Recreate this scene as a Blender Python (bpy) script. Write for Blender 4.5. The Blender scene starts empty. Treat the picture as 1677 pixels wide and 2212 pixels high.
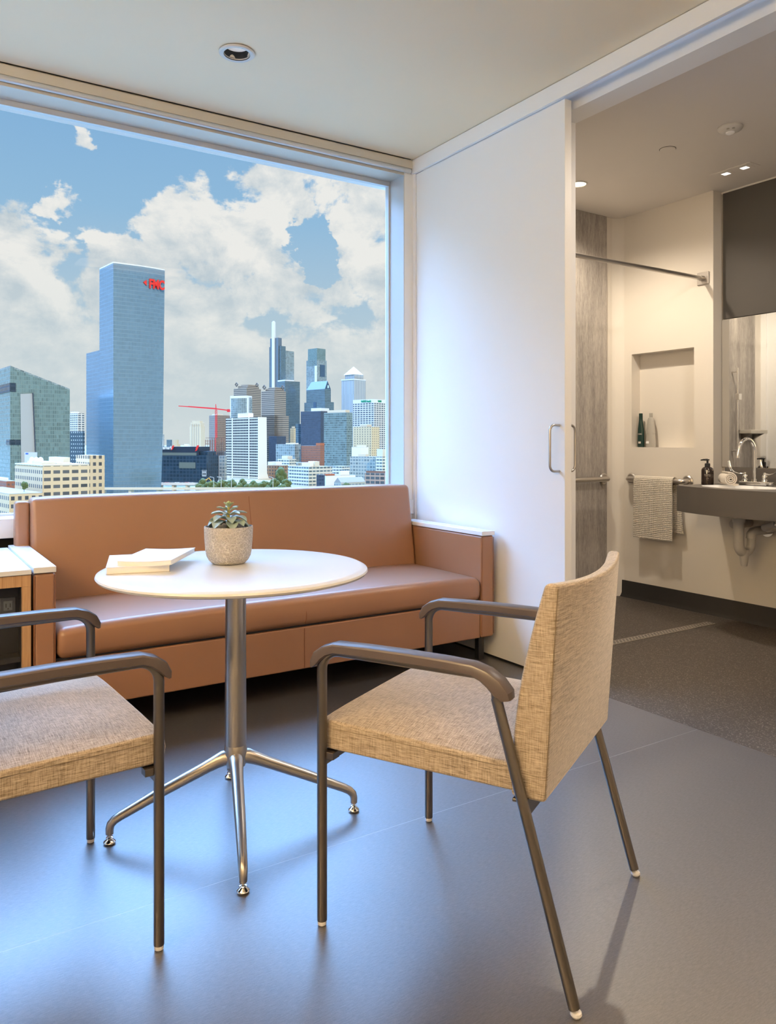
import bpy, bmesh, math, random
from mathutils import Vector, Matrix
random.seed(7)
R = math.radians
S = bpy.context.scene
COL = S.collection
W_, H_ = 1677, 2212
FPX = 1674.0            # focal length in pixels
HZ = 955.0              # horizon row
EYE = 1.1
YAW = R(32.67)
FW = Vector((math.sin(YAW), math.cos(YAW), 0)); RT = Vector((math.cos(YAW), -math.sin(YAW), 0))

# ---------------------------------------------------------------- camera
cd = bpy.data.cameras.new('camera'); cam = bpy.data.objects.new('camera', cd); COL.objects.link(cam)
cam.location = (0, 0, EYE); cam.rotation_euler = (R(90), 0, -YAW)
cd.sensor_fit = 'HORIZONTAL'; cd.sensor_width = 36; cd.lens = 36 * FPX / W_
cd.shift_y = (HZ - H_ / 2) / W_
cd.clip_start = 0.05; cd.clip_end = 20000
S.camera = cam
# ---------------------------------------------------------------- colour management
S.view_settings.view_transform = 'Standard'; S.view_settings.look = 'None'
S.view_settings.gamma = 1; S.view_settings.exposure = EXPO = 0.0
S.view_settings.use_curve_mapping = False
try:
    S.cycles.use_denoising = True
    S.cycles.max_bounces = 10; S.cycles.diffuse_bounces = 6; S.cycles.glossy_bounces = 5
    S.cycles.sample_clamp_indirect = 6; S.cycles.caustics_reflective = False; S.cycles.caustics_refractive = False
except Exception: pass

# ---------------------------------------------------------------- node helper
class NT:
    def __init__(s, tree): s.t = tree; s.n = tree.nodes; s.l = tree.links
    def new(s, typ, ins=None, **kw):
        nd = s.n.new(typ)
        for k, v in kw.items(): setattr(nd, k, v)
        for k, v in (ins or {}).items(): s.put(nd.inputs[k], v)
        return nd
    def put(s, sock, v):
        if isinstance(v, bpy.types.NodeSocket): s.l.new(v, sock)
        elif isinstance(v, bpy.types.Node): s.l.new(v.outputs[0], sock)
        else:
            if sock.type == 'RGBA' and len(v) == 3: v = (*v, 1)
            sock.default_value = v
    def m(s, op, a, b=0.0, c=0.0, clamp=False):
        nd = s.n.new('ShaderNodeMath'); nd.operation = op; nd.use_clamp = clamp
        s.put(nd.inputs[0], a); s.put(nd.inputs[1], b); s.put(nd.inputs[2], c); return nd.outputs[0]
    def v(s, op, a, b=(0, 0, 0)):
        nd = s.n.new('ShaderNodeVectorMath'); nd.operation = op
        s.put(nd.inputs[0], a); s.put(nd.inputs[1], b)
        return nd.outputs['Value'] if op in ('DOT_PRODUCT', 'LENGTH') else nd.outputs[0]
    def mix(s, f, a, b):
        nd = s.n.new('ShaderNodeMix'); nd.data_type = 'RGBA'
        s.put(nd.inputs[0], f); s.put(nd.inputs[6], a); s.put(nd.inputs[7], b); return nd.outputs[2]
    def rng(s, v, a, b, c=0.0, d=1.0, smooth=False):
        nd = s.n.new('ShaderNodeMapRange'); nd.clamp = True
        if smooth: nd.interpolation_type = 'SMOOTHSTEP'
        for i, x in enumerate((v, a, b, c, d)): s.put(nd.inputs[i], x)
        return nd.outputs[0]
    def noise(s, vec, scale, detail=3, rough=.55, dist=0.0):
        nd = s.n.new('ShaderNodeTexNoise')
        s.put(nd.inputs['Vector'], vec); nd.inputs['Scale'].default_value = scale
        nd.inputs['Detail'].default_value = detail; nd.inputs['Roughness'].default_value = rough
        nd.inputs['Distortion'].default_value = dist; return nd.outputs[0]

# ---------------------------------------------------------------- sky (world directions: azimuth right of the view axis, elevation)
def azel(px, py):
    x = (px - W_ / 2) / FPX; y = (HZ - py) / FPX
    return math.atan(x), math.atan(y / math.sqrt(1 + x * x))
SKY_BOOST = 22.0          # brightness added to the unseen upper sky to light the room
wd = bpy.data.worlds.new('sky'); S.world = wd; wd.use_nodes = True
q = NT(wd.node_tree); q.n.clear()
D = q.new('ShaderNodeTexCoord').outputs['Generated']
dR = q.v('DOT_PRODUCT', D, tuple(RT)); dF = q.v('DOT_PRODUCT', D, tuple(FW))
dz = q.new('ShaderNodeSeparateXYZ', {0: D}).outputs[2]
az = q.m('ARCTAN2', dR, dF); el = q.m('ARCSINE', dz)
P = q.new('ShaderNodeCombineXYZ', {0: az, 1: q.m('MULTIPLY', el, 1.25), 2: 0.3}).outputs[0]
n1 = q.noise(P, 11, 8, .62, .25); n2 = q.noise(q.v('ADD', P, (3.1, 1.7, 0)), 7, 6, .6, .5)
n3 = q.noise(q.v('MULTIPLY', P, (1, 1.6, 1)), 30, 5, .6)
P2 = q.new('ShaderNodeCombineXYZ', {0: az, 1: el, 2: 0}).outputs[0]
wrp = q.new('ShaderNodeTexNoise', {'Vector': P, 'Scale': 13.0, 'Detail': 5.0, 'Roughness': .6}).outputs['Color']
P2 = q.v('ADD', P2, q.v('MULTIPLY', q.v('SUBTRACT', wrp, (.5, .5, .5)), (.16, .13, 0)))
blobs = [(0, 580, 150, 130, 1), (60, 640, 150, 100, .9), (225, 545, 60, 50, .62), (300, 575, 130, 70, 1), (420, 510, 120, 95, 1), (440, 440, 80, 80, .75),
         (560, 500, 130, 110, 1), (610, 440, 110, 90, 1), (800, 430, 130, 190, .9), (860, 600, 130, 160, 1), (130, 448, 55, 28, .62), (175, 288, 40, 26, .6),
         (640, 640, 150, 70, 1), (350, 650, 260, 90, 1), (370, 395, 60, 30, .5)]
cov = None
for (bx_, by_, rx, ry, st) in blobs:
    a0, e0 = azel(bx_, by_); a1, e1 = azel(bx_ + rx, by_ - ry)
    dv = q.v('MULTIPLY', q.v('SUBTRACT', P2, (a0, e0, 0)), (1 / (a1 - a0), 1 / (e1 - e0), 0))
    g = q.m('MULTIPLY', q.rng(q.v('DOT_PRODUCT', dv, dv), 0, 1.4, 1, 0), st)
    cov = g if cov is None else q.m('MAXIMUM', cov, g)
a0, e0 = azel(680, 540); a1, e1 = azel(735, 480)      # the blue gap
dv = q.v('MULTIPLY', q.v('SUBTRACT', P2, (a0, e0, 0)), (1 / (a1 - a0), 1 / (e1 - e0), 0))
gap = q.rng(q.v('DOT_PRODUCT', dv, dv), 0, 1.5, 1, 0)
low = q.rng(el, azel(500, 760)[1], azel(500, 600)[1], .85, 0)
cov = q.m('SUBTRACT', q.m('MULTIPLY', q.m('MAXIMUM', cov, low), 1.05), q.m('MULTIPLY', gap, 1.0))
outside = q.rng(q.m('ABSOLUTE', az), .62, .8, 0, .3)
cc = q.m('ADD', q.m('ADD', cov, outside), q.m('MULTIPLY', q.m('SUBTRACT', n1, .5), 2.4))
cl = q.rng(cc, .30, .60, 0, 1, True)
ramp = q.new('ShaderNodeValToRGB', {0: q.m('DIVIDE', el, R(40))})
cr = ramp.color_ramp; cr.elements[0].color = (.60, .68, .72, 1); cr.elements[1].color = (.17, .38, .78, 1)
for p_, c_ in ((.2, (.48, .61, .70)), (.4, (.30, .51, .73)), (.6, (.225, .435, .71))):
    e_ = cr.elements.new(p_); e_.color = (*c_, 1)
# relief: brightness where the cloud thins towards the upper right (where the sun comes from)
n1b = q.noise(q.v('ADD', P, (.018, .022, 0)), 11, 8, .62, .25)
rel = q.m('MULTIPLY', q.m('SUBTRACT', n1, n1b), 3.2)
lit = q.m('ADD', q.m('ADD', q.m('MULTIPLY', q.m('SUBTRACT', n2, .5), 1.6), rel), q.rng(el, R(3), R(16), .12, .78))
lit = q.m('ADD', lit, q.m('MULTIPLY', q.m('SUBTRACT', n3, .5), .35), clamp=True)
ccol = q.mix(lit, (.54, .61, .66), (.93, .89, .84))
ccol = q.mix(q.rng(el, 0, R(13), .85, 0), ccol, (.68, .745, .755))
sky = q.mix(q.m('MULTIPLY', cl, .93), ramp.outputs[0], ccol)
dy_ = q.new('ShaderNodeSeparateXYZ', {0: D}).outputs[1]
north = q.rng(dy_, .0, .30, 0, 1, True)          # keeps the added high-sky brightness to the side ahead of the window
boost = q.m('ADD', 1.0, q.m('MULTIPLY', north, q.rng(el, R(22), R(33), 0, SKY_BOOST - 1, True)))
sky = q.mix(q.rng(el, R(22), R(32), 0, .85), sky, (.27, .52, 1.0))
sky = q.mix(q.rng(el, R(-3), R(-.3), 1, 0), sky, (.30, .30, .28))
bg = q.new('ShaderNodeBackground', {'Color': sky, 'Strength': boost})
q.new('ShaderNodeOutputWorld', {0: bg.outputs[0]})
try: wd.cycles.sampling_method = 'MANUAL'; wd.cycles.sample_map_resolution = 1024
except Exception: pass

# ---------------------------------------------------------------- sun (on the city; the room faces away from it)
def light(kind, name, loc, energy, col, **kw):
    ld = bpy.data.lights.new(name, kind); ld.energy = energy; ld.color = col
    for k, v in kw.items():
        if k not in ('rot',): setattr(ld, k, v)
    o = bpy.data.objects.new(name, ld); o.location = loc; COL.objects.link(o)
    if 'rot' in kw: o.rotation_euler = kw['rot']
    return o
sd = Vector((-.11, -.82, .50)).normalized()
sun = light('SUN', 'sun', (0, -20, 40), 2.6, (1, .83, .60), angle=R(.6))
sun.rotation_euler = sd.to_track_quat('Z', 'Y').to_euler()
# daylight portal in the window opening (guides sky sampling, gives off nothing itself)
pt = light('AREA', 'window_portal', (.15, 3.98, 1.70), 1, (1, 1, 1), shape='RECTANGLE', size=4.9, size_y=2.0, rot=(R(-90), 0, 0))
pt.data.cycles.is_portal = True
# out-of-view warm ceiling lamps, an added ceiling fill light, and the bathroom's lamps
light('AREA', 'ceiling_lamp_light', (.1, -1.5, 2.72), 36, (1, .74, .48), shape='RECTANGLE', size=1.0, size_y=.3)
light('AREA', 'ceiling_fill_light', (-2.25, .3, 1.95), 400, (1, .82, .55), shape='RECTANGLE', size=.4, size_y=1.7, rot=(R(180), R(-12), 0))  # added unseen area light that brightens the ceiling
light('AREA', 'ceiling_lamp_light', (1.9, .45, 2.735), 15, (1, .70, .42), shape='RECTANGLE', size=1.0, size_y=.4)
light('SPOT', 'shower_lamp_light', (3.584, 3.404, 2.685), 98, (1, .85, .66), spot_size=R(150), spot_blend=.7, shadow_soft_size=.035)
light('AREA', 'bathroom_lamp_light', (3.5, 1.7, 2.68), 24, (1, .87, .74), shape='DISK', size=.25)
for yy in (2.794, 2.675):
    light('SPOT', 'vanity_lamp_light', (4.175, yy, 2.685), 3, (1, .9, .8), spot_size=R(70), spot_blend=.5, shadow_soft_size=.02)

# ---------------------------------------------------------------- materials
MATS = {}
def mat(name, col=(.5, .5, .5), rough=.5, metal=0.0, spec=.5, coat=0.0, emit=None, es=0.0, fn=None):
    if name in MATS: return MATS[name]
    m = bpy.data.materials.new(name); m.use_nodes = True; MATS[name] = m
    k = NT(m.node_tree); b = k.n['Principled BSDF']
    b.inputs['Base Color'].default_value = (*col, 1); b.inputs['Roughness'].default_value = rough
    b.inputs['Metallic'].default_value = metal; b.inputs['Specular IOR Level'].default_value = spec
    b.inputs['Coat Weight'].default_value = coat
    if emit: b.inputs['Emission Color'].default_value = (*emit, 1); b.inputs['Emission Strength'].default_value = es
    if fn: fn(k, b)
    elif not emit:                      # faint procedural unevenness in every plain material
        o = k.new('ShaderNodeTexCoord').outputs['Object']
        n = k.noise(o, 14, 3)
        k.put(b.inputs['Roughness'], k.rng(n, .3, .7, max(rough - .03, 0), rough + .03))
    return m
def obj_co(k): return k.new('ShaderNodeTexCoord').outputs['Object']
def bump(k, b, h, strength, dist):
    k.put(b.inputs['Normal'], k.new('ShaderNodeBump', {'Height': h, 'Strength': strength, 'Distance': dist}).outputs[0])
def fabric(k, b):
    o = obj_co(k)
    nz = k.new('ShaderNodeSeparateXYZ', {0: k.new('ShaderNodeTexCoord').outputs['Normal']}).outputs[2]
    up = k.rng(k.m('ABSOLUTE', nz), .45, .8, 0, 1)
    side = k.m('ADD', k.m('MULTIPLY', k.noise(k.v('MULTIPLY', o, (26, 26, 560)), 1, 3, .75), .66), k.m('MULTIPLY', k.noise(k.v('MULTIPLY', o, (560, 560, 34)), 1, 2, .7), .34))
    top = k.m('ADD', k.m('MULTIPLY', k.noise(k.v('MULTIPLY', o, (40, 560, 9)), 1, 3, .75), .55), k.m('MULTIPLY', k.noise(k.v('MULTIPLY', o, (560, 40, 9)), 1, 3, .75), .45))
    t = k.m('ADD', k.m('MULTIPLY', side, k.m('SUBTRACT', 1, up)), k.m('MULTIPLY', top, up))
    col = k.new('ShaderNodeValToRGB', {0: t}); r = col.color_ramp
    r.elements[0].position = .36; r.elements[0].color = (.125, .093, .064, 1)
    r.elements[1].position = .62; r.elements[1].color = (.55, .465, .385, 1)
    k.put(b.inputs['Base Color'], col.outputs[0]); bump(k, b, t, .55, .0015)
    b.inputs['Sheen Weight'].default_value = .8; b.inputs['Sheen Roughness'].default_value = .35
def leather(k, b):
    o = obj_co(k)
    n = k.noise(o, 420, 3, .6); l = k.noise(o, 3, 2)
    k.put(b.inputs['Base Color'], k.mix(l, (.265, .132, .074), (.30, .156, .09)))
    bump(k, b, n, .12, .0006)
def floor_fn(k, b):
    o = obj_co(k)
    st = k.noise(k.v('MULTIPLY', o, (60, 330, 1)), 1, 4, .75)
    gr = k.noise(o, 420, 3, .7)
    t = k.m('ADD', k.m('MULTIPLY', st, .6), k.m('MULTIPLY', gr, .4))
    col = k.new('ShaderNodeValToRGB', {0: t}); r = col.color_ramp
    r.elements[0].position = .38; r.elements[0].color = (.034, .033, .037, 1)
    r.elements[1].position = .66; r.elements[1].color = (.118, .110, .114, 1)
    y = k.new('ShaderNodeSeparateXYZ', {0: o}).outputs[1]            # welded seam between the vinyl sheets
    seam = k.rng(k.m('ABSOLUTE', k.m('SUBTRACT', k.m('FRACT', k.m('DIVIDE', k.m('SUBTRACT', y, 1.858 - .915), 1.83)), .5)), 0, .0009, 1, 0)
    k.put(b.inputs['Base Color'], k.mix(k.m('MULTIPLY', seam, .55), col.outputs[0], (.5, .48, .46)))
    k.put(b.inputs['Roughness'], k.rng(gr, .3, .7, .36, .46))
    bump(k, b, k.m('ADD', t, k.m('MULTIPLY', seam, .6)), .22, .0015)
    b.inputs['Coat Weight'].default_value = .6; b.inputs['Coat Roughness'].default_value = .38
def terrazzo(k, b):
    o = obj_co(k)
    v = k.new('ShaderNodeTexVoronoi', {'Vector': o, 'Scale': 260.0})
    w = k.new('ShaderNodeSeparateColor', {0: v.outputs['Color']}).outputs[0]
    f = k.rng(w, .80, .95, 0, 1); n = k.noise(o, 90, 4, .7)
    k.put(b.inputs['Base Color'], k.mix(k.m('MULTIPLY', f, .7), k.mix(n, (.038, .031, .026), (.075, .061, .05)), (.22, .19, .17)))
    bump(k, b, n, .15, .001)
def tile_fn(k, b):
    o = obj_co(k)
    a = k.noise(k.v('MULTIPLY', o, (16, 16, 1.1)), 1, 6, .72, .4)
    f = k.noise(k.v('MULTIPLY', o, (120, 120, 22)), 1, 4, .7)
    sp = k.rng(k.noise(k.v('MULTIPLY', o, (210, 210, 45)), 1, 2, .6), .66, .74, 0, 1)
    t = k.m('ADD', k.m('MULTIPLY', a, .6), k.m('MULTIPLY', f, .4))
    col = k.new('ShaderNodeValToRGB', {0: t}); r = col.color_ramp
    r.elements[0].position = .36; r.elements[0].color = (.22, .20, .185, 1)
    r.elements[1].position = .64; r.elements[1].color = (.50, .46, .42, 1)
    k.put(b.inputs['Base Color'], k.mix(k.m('MULTIPLY', sp, .4), col.outputs[0], (.12, .10, .09)))
def wood_fn(k, b):
    o = obj_co(k)
    g = k.noise(k.v('MULTIPLY', o, (160, 160, 5)), 1, 5, .65, .6)
    k.put(b.inputs['Base Color'], k.mix(k.rng(g, .3, .7), (.34, .185, .085), (.58, .37, .20)))
def steel_fn(k, b):
    o = obj_co(k)
    n = k.noise(k.v('MULTIPLY', o, (500, 500, 20)), 1, 2)
    k.put(b.inputs['Roughness'], k.rng(n, .3, .7, .30, .33))
def pot_fn(k, b):
    o = obj_co(k)
    w = k.v('ADD', o, k.v('MULTIPLY', k.new('ShaderNodeTexNoise', {'Vector': o, 'Scale': 28.0}).outputs['Color'], (.03, .03, .03)))
    v = k.new('ShaderNodeTexVoronoi', {'Vector': k.v('MULTIPLY', w, (1.0, 1.0, .62)), 'Scale': 150.0}, feature='DISTANCE_TO_EDGE').outputs[0]
    v2 = k.new('ShaderNodeTexVoronoi', {'Vector': k.v('MULTIPLY', w, (.55, .8, 1.0)), 'Scale': 120.0}, feature='DISTANCE_TO_EDGE').outputs[0]
    ln = k.m('MAXIMUM', k.rng(v, .02, .09, 1, 0), k.m('MULTIPLY', k.rng(v2, .01, .07, 1, 0), .8))
    pt_ = k.noise(o, 18, 3)
    k.put(b.inputs['Base Color'], k.mix(ln, k.mix(pt_, (.26, .235, .215), (.46, .43, .40)), (.66, .63, .59)))
    bump(k, b, ln, .7, .002)
def waffle_fn(k, b):
    o = obj_co(k); s = k.new('ShaderNodeSeparateXYZ', {0: o})
    a = k.m('ABSOLUTE', k.m('SINE', k.m('MULTIPLY', s.outputs[1], math.pi / .0085)))
    c = k.m('ABSOLUTE', k.m('SINE', k.m('MULTIPLY', s.outputs[2], math.pi / .0125)))
    t = k.m('MINIMUM', a, c)
    k.put(b.inputs['Base Color'], k.mix(k.rng(t, .05, .6), (.86, .80, .70), (.50, .45, .37)))
    bump(k, b, k.m('MULTIPLY', t, -1), .9, .004)
def leaf_fn(k, b):
    o = obj_co(k); z = k.new('ShaderNodeSeparateXYZ', {0: o}).outputs[2]
    n = k.noise(o, 30, 3)
    c = k.mix(n, (.18, .25, .22), (.36, .45, .42))
    k.put(b.inputs['Base Color'], k.mix(k.rng(z, .155, .19), c, (.30, .38, .12)))
def paint_fn(col, amt=.02):
    def fn(k, b):
        n = k.noise(obj_co(k), 260, 2)
        bump(k, b, n, .04, .0006)
        k.put(b.inputs['Base Color'], k.mix(k.noise(obj_co(k), 1.5, 2), col, tuple(c * (1 - amt) for c in col)))
    return fn
mat('fabric', rough=.85, spec=.2, fn=fabric)
mat('leather', rough=.38, spec=.6, fn=leather)
mat('leather_seam', (.20, .075, .035), .6)
mat('thread', (.16, .12, .08), .8)
mat('vinyl_floor', rough=.42, spec=1.0, fn=floor_fn)
mat('terrazzo', rough=.55, spec=.4, fn=terrazzo)
mat('stone_tile', rough=.5, fn=tile_fn)
mat('wood', rough=.5, fn=wood_fn)
mat('steel', (.52, .49, .46), .3, 1, fn=steel_fn)
mat('steel_dark', (.19, .172, .157), .32, 1, fn=steel_fn)
mat('aluminium', (.60, .62, .65), .42, .55)
mat('aluminium_matte', (.62, .59, .53), .5, .25)
mat('chrome', (.85, .84, .82), .07, 1)
mat('ceiling_paint', fn=paint_fn((.88, .74, .53)), rough=.6, spec=.35)
mat('wall_paint', fn=paint_fn((.80, .77, .71)), rough=.6)
mat('bath_paint', fn=paint_fn((.72, .675, .61)), rough=.5)
mat('bath_ceiling', fn=paint_fn((.74, .70, .66)), rough=.6)
mat('white_laminate', fn=paint_fn((.86, .86, .86), .01), rough=.42, spec=.4)
mat('white_gloss', fn=paint_fn((.84, .85, .87), .01), rough=.22, spec=.5)
mat('table_white', fn=paint_fn((.72, .725, .73), .02), rough=.26, spec=.55)
mat('panel_dark', (.052, .047, .043), .45)
mat('solid_grey', (.10, .09, .083), .45)
mat('black', (.012, .012, .014), .5)
mat('dark_reveal', (.02, .019, .018), .8)
mat('armrest', (.075, .058, .057), .38)
mat('paper', (.82, .80, .76), .7)
mat('cover_white', (.85, .85, .85), .4)
mat('cover_edge', (.40, .37, .33), .6)
mat('pot', rough=.8, fn=pot_fn)
mat('soil', (.035, .03, .025), .9)
mat('leaf', rough=.42, fn=leaf_fn)
mat('stem', (.30, .26, .06), .6)
mat('waffle', rough=.9, fn=waffle_fn)
mat('terry', rough=.95, fn=lambda k, b: (bump(k, b, k.noise(obj_co(k), 500, 3), .8, .004), k.put(b.inputs['Base Color'], k.mix(k.noise(obj_co(k), 60), (.68, .61, .52), (.84, .78, .70)))))
mat('amber_glass', (.018, .009, .006), .12)
mat('green_bottle', (.008, .035, .028), .25)
mat('clear_bottle', (.40, .38, .34), .3)
mat('label_ink', (.62, .58, .52), .6)
mat('white_plastic', (.62, .60, .57), .4)
mat('pipe_white', (.50, .48, .46), .42)
mat('glide_clear', (.75, .75, .78), .2)
mat('mirror', (.92, .92, .90), .015, 1)
mat('lamp_lens', (.8, .8, .8), .3, emit=(1, .97, .9), es=.35)
mat('lamp_on', (.9, .9, .9), .3, emit=(1, .80, .5), es=9)
mat('led_on', (.9, .9, .9), .3, emit=(1, .95, .9), es=1.6)
def glass_fn(k, b):
    tr = k.new('ShaderNodeBsdfTransparent', {0: (.97, .985, .985, 1)}); gl = k.new('ShaderNodeBsdfGlossy', {'Roughness': 0.0})
    fr = k.new('ShaderNodeFresnel', {'IOR': 1.35})
    mx = k.new('ShaderNodeMixShader', {0: k.m('MULTIPLY', fr.outputs[0], .14)}); k.l.new(tr.outputs[0], mx.inputs[1]); k.l.new(gl.outputs[0], mx.inputs[2])
    k.l.new(mx.outputs[0], k.n['Material Output'].inputs[0])
mat('window_glass', fn=glass_fn)

# ---------------------------------------------------------------- mesh builder
class MB:
    def __init__(s): s.bm = bmesh.new()
    def box(s, x0, x1, y0, y1, z0, z1):
        x0, x1 = sorted((x0, x1)); y0, y1 = sorted((y0, y1)); z0, z1 = sorted((z0, z1))
        v = [s.bm.verts.new(c) for c in ((x0, y0, z0), (x1, y0, z0), (x1, y1, z0), (x0, y1, z0), (x0, y0, z1), (x1, y0, z1), (x1, y1, z1), (x0, y1, z1))]
        for f in ((0, 3, 2, 1), (4, 5, 6, 7), (0, 1, 5, 4), (1, 2, 6, 5), (2, 3, 7, 6), (3, 0, 4, 7)): s.bm.faces.new([v[i] for i in f])
        return s
    def rings(s, rings, closed=False, cap=True):
        vs = [[s.bm.verts.new(p) for p in r] for r in rings]; n = len(vs[0])
        prs = list(zip(vs, vs[1:])) + ([(vs[-1], vs[0])] if closed else [])
        for a, b in prs:
            for i in range(n): s.bm.faces.new((a[i], a[(i + 1) % n], b[(i + 1) % n], b[i]))
        if cap and not closed:
            s.bm.faces.new(vs[0][::-1]); s.bm.faces.new(vs[-1])
        return s
    def tube(s, pts, r, seg=16, closed=False):
        pts = [Vector(p) for p in pts]; n = len(pts); rs = r if isinstance(r, (list, tuple)) else [r] * n
        up = None; rings = []
        for i, p in enumerate(pts):
            a = pts[(i - 1) % n] if (closed or i) else p; b = pts[(i + 1) % n] if (closed or i < n - 1) else p
            t = (b - a).normalized()
            if up is None: up = t.orthogonal().normalized()
            up = (up - t * up.dot(t)).normalized(); sd_ = t.cross(up)
            rings.append([p + (up * math.cos(2 * math.pi * j / seg) + sd_ * math.sin(2 * math.pi * j / seg)) * rs[i] for j in range(seg)])
        return s.rings(rings, closed)
    def lathe(s, prof, c=(0, 0, 0), seg=32, cap=True):
        return s.rings([[(c[0] + r * math.cos(2 * math.pi * j / seg), c[1] + r * math.sin(2 * math.pi * j / seg), c[2] + z) for j in range(seg)] for r, z in prof], cap=cap)
    def prism(s, poly, z0, z1, ax='z'):
        if ax == 'z': f = lambda a, b, c: (a, b, c)
        elif ax == 'y': f = lambda a, b, c: (a, c, b)
        else: f = lambda a, b, c: (c, a, b)
        return s.rings([[f(a, b, z0) for a, b in poly], [f(a, b, z1) for a, b in poly]])
    def grid(s, x, y, z, n=(8, 8, 3), fn=None):
        nx, ny, nz = n; X = lambda i: x[0] + (x[1] - x[0]) * i / nx; Y = lambda i: y[0] + (y[1] - y[0]) * i / ny; Z = lambda i: z[0] + (z[1] - z[0]) * i / nz
        d = {}
        def V(i, j, k):
            if (i, j, k) not in d:
                p = (X(i), Y(j), Z(k)); d[i, j, k] = s.bm.verts.new(fn(i / nx, j / ny, k / nz, *p) if fn else p)
            return d[i, j, k]
        for i in range(nx):
            for j in range(ny):
                s.bm.faces.new((V(i, j, 0), V(i, j + 1, 0), V(i + 1, j + 1, 0), V(i + 1, j, 0))); s.bm.faces.new((V(i, j, nz), V(i + 1, j, nz), V(i + 1, j + 1, nz), V(i, j + 1, nz)))
        for i in range(nx):
            for k in range(nz):
                s.bm.faces.new((V(i, 0, k), V(i + 1, 0, k), V(i + 1, 0, k + 1), V(i, 0, k + 1))); s.bm.faces.new((V(i, ny, k), V(i, ny, k + 1), V(i + 1, ny, k + 1), V(i + 1, ny, k)))
        for j in range(ny):
            for k in range(nz):
                s.bm.faces.new((V(0, j, k), V(0, j, k + 1), V(0, j + 1, k + 1), V(0, j + 1, k))); s.bm.faces.new((V(nx, j, k), V(nx, j + 1, k), V(nx, j + 1, k + 1), V(nx, j, k + 1)))
        return s
    def xf(s, M): bmesh.ops.transform(s.bm, matrix=M, verts=s.bm.verts); return s
    def build(s, name, m, parent=None, bevel=0, seg=3, angle=35, loc=None, rot=None, label=None, smooth=True):
        bmesh.ops.recalc_face_normals(s.bm, faces=s.bm.faces)
        me = bpy.data.meshes.new(name); s.bm.to_mesh(me); s.bm.free()
        ms = m if isinstance(m, (list, tuple)) else [m]
        for x in ms: me.materials.append(MATS[x] if isinstance(x, str) else x)
        if smooth:
            for p in me.polygons: p.use_smooth = True
            me.set_sharp_from_angle(angle=R(angle))
        o = bpy.data.objects.new(name, me); COL.objects.link(o)
        if parent: o.parent = parent
        if loc: o.location = loc
        if rot: o.rotation_euler = rot
        if bevel:
            b = o.modifiers.new('bevel', 'BEVEL'); b.width = bevel; b.segments = seg; b.limit_method = 'ANGLE'; b.angle_limit = R(40)
            b.harden_normals = True
        if label: o['label'] = label
        return o
def thing(name, label, cat, loc=(0, 0, 0), rz=0, group=None):
    o = bpy.data.objects.new(name, None); COL.objects.link(o); o.empty_display_size = .1
    o.location = loc; o.rotation_euler = (0, 0, rz); return tag(o, label, cat, group)
def tag(o, label, cat, group=None, kind=None):
    o['label'] = label; o['category'] = cat
    if group: o['group'] = group
    if kind: o['kind'] = kind
    return o
def struct(o, label=None):
    o['kind'] = 'structure'
    if label: o['label'] = label
    return o
def copy_tree(o, parent=None):
    c = o.copy(); COL.objects.link(c)
    if parent: c.parent = parent
    for ch in list(o.children): copy_tree(ch, c)
    return c
def arc(c, r, a0, a1, n=8):   # points (u, v) of an arc in degrees
    return [(c[0] + r * math.cos(R(a0 + (a1 - a0) * i / n)), c[1] + r * math.sin(R(a0 + (a1 - a0) * i / n))) for i in range(n + 1)]
def text(s, size, m, name, parent, loc, rot, ext=.02, sx=1, bold=0):
    cu = bpy.data.curves.new(name, 'FONT'); cu.body = s; cu.size = size; cu.extrude = ext; cu.offset = bold; cu.align_x = 'CENTER'
    t = bpy.data.objects.new('tmp', cu); COL.objects.link(t); bpy.context.view_layer.update()
    me = bpy.data.meshes.new_from_object(t.evaluated_get(bpy.context.evaluated_depsgraph_get())); bpy.data.objects.remove(t)
    me.materials.clear(); me.materials.append(MATS[m])
    o = bpy.data.objects.new(name, me); COL.objects.link(o); o.parent = parent; o.location = loc; o.rotation_euler = rot; o.scale = (sx, 1, 1); return o
# ================================================================ THE SETTING
CEIL = 2.75; XW = 2.58; YW = 3.75; BC = 2.70
struct(MB().box(-2.5, 2.60, -2.2, 4.0, -.08, 0).build('floor', 'vinyl_floor', smooth=False), 'dark grey-brown flecked vinyl floor of the room')
struct(MB().box(2.60, 4.9, .7, 4.0, -.08, 0).build('floor_bathroom', 'terrazzo', smooth=False), 'dark speckled terrazzo floor of the bathroom')
hx, hy, hq = 1.232, 3.106, .052
struct(MB().box(-2.5, hx - hq, -2.2, 3.733, CEIL, CEIL + .15).box(hx + hq, 2.60, -2.2, 3.733, CEIL, CEIL + .15).box(hx - hq, hx + hq, -2.2, hy - hq, CEIL, CEIL + .15).box(hx - hq, hx + hq, hy + hq, 3.733, CEIL, CEIL + .15).build('ceiling', 'ceiling_paint', smooth=False), 'beige painted ceiling of the room')
struct(MB().box(2.785, 4.9, .7, 3.95, BC, BC + .15).build('ceiling_bathroom', 'bath_ceiling', smooth=False), 'grey-beige bathroom ceiling')
struct(MB().box(-2.5, 2.8, -2.3, -2.2, -.05, 2.9).build('wall_back', 'wall_paint', smooth=False))
struct(MB().box(-2.6, -2.5, -2.3, 4.1, -.05, 2.9).build('wall_left', 'wall_paint', smooth=False))
w = MB().box(-2.5, 2.8, 3.90, 4.0, 0, .70).box(-2.5, 2.8, 3.93, 4.05, 2.66, 2.9).box(-2.5, 2.8, 3.745, 3.95, 2.76, 2.9)
w.box(2.52, 2.8, 3.752, 3.96, 0, 2.76)
struct(w.build('wall_window', 'white_laminate', smooth=False), 'white wall around the big window, with a white post beside the sliding door')
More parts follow.
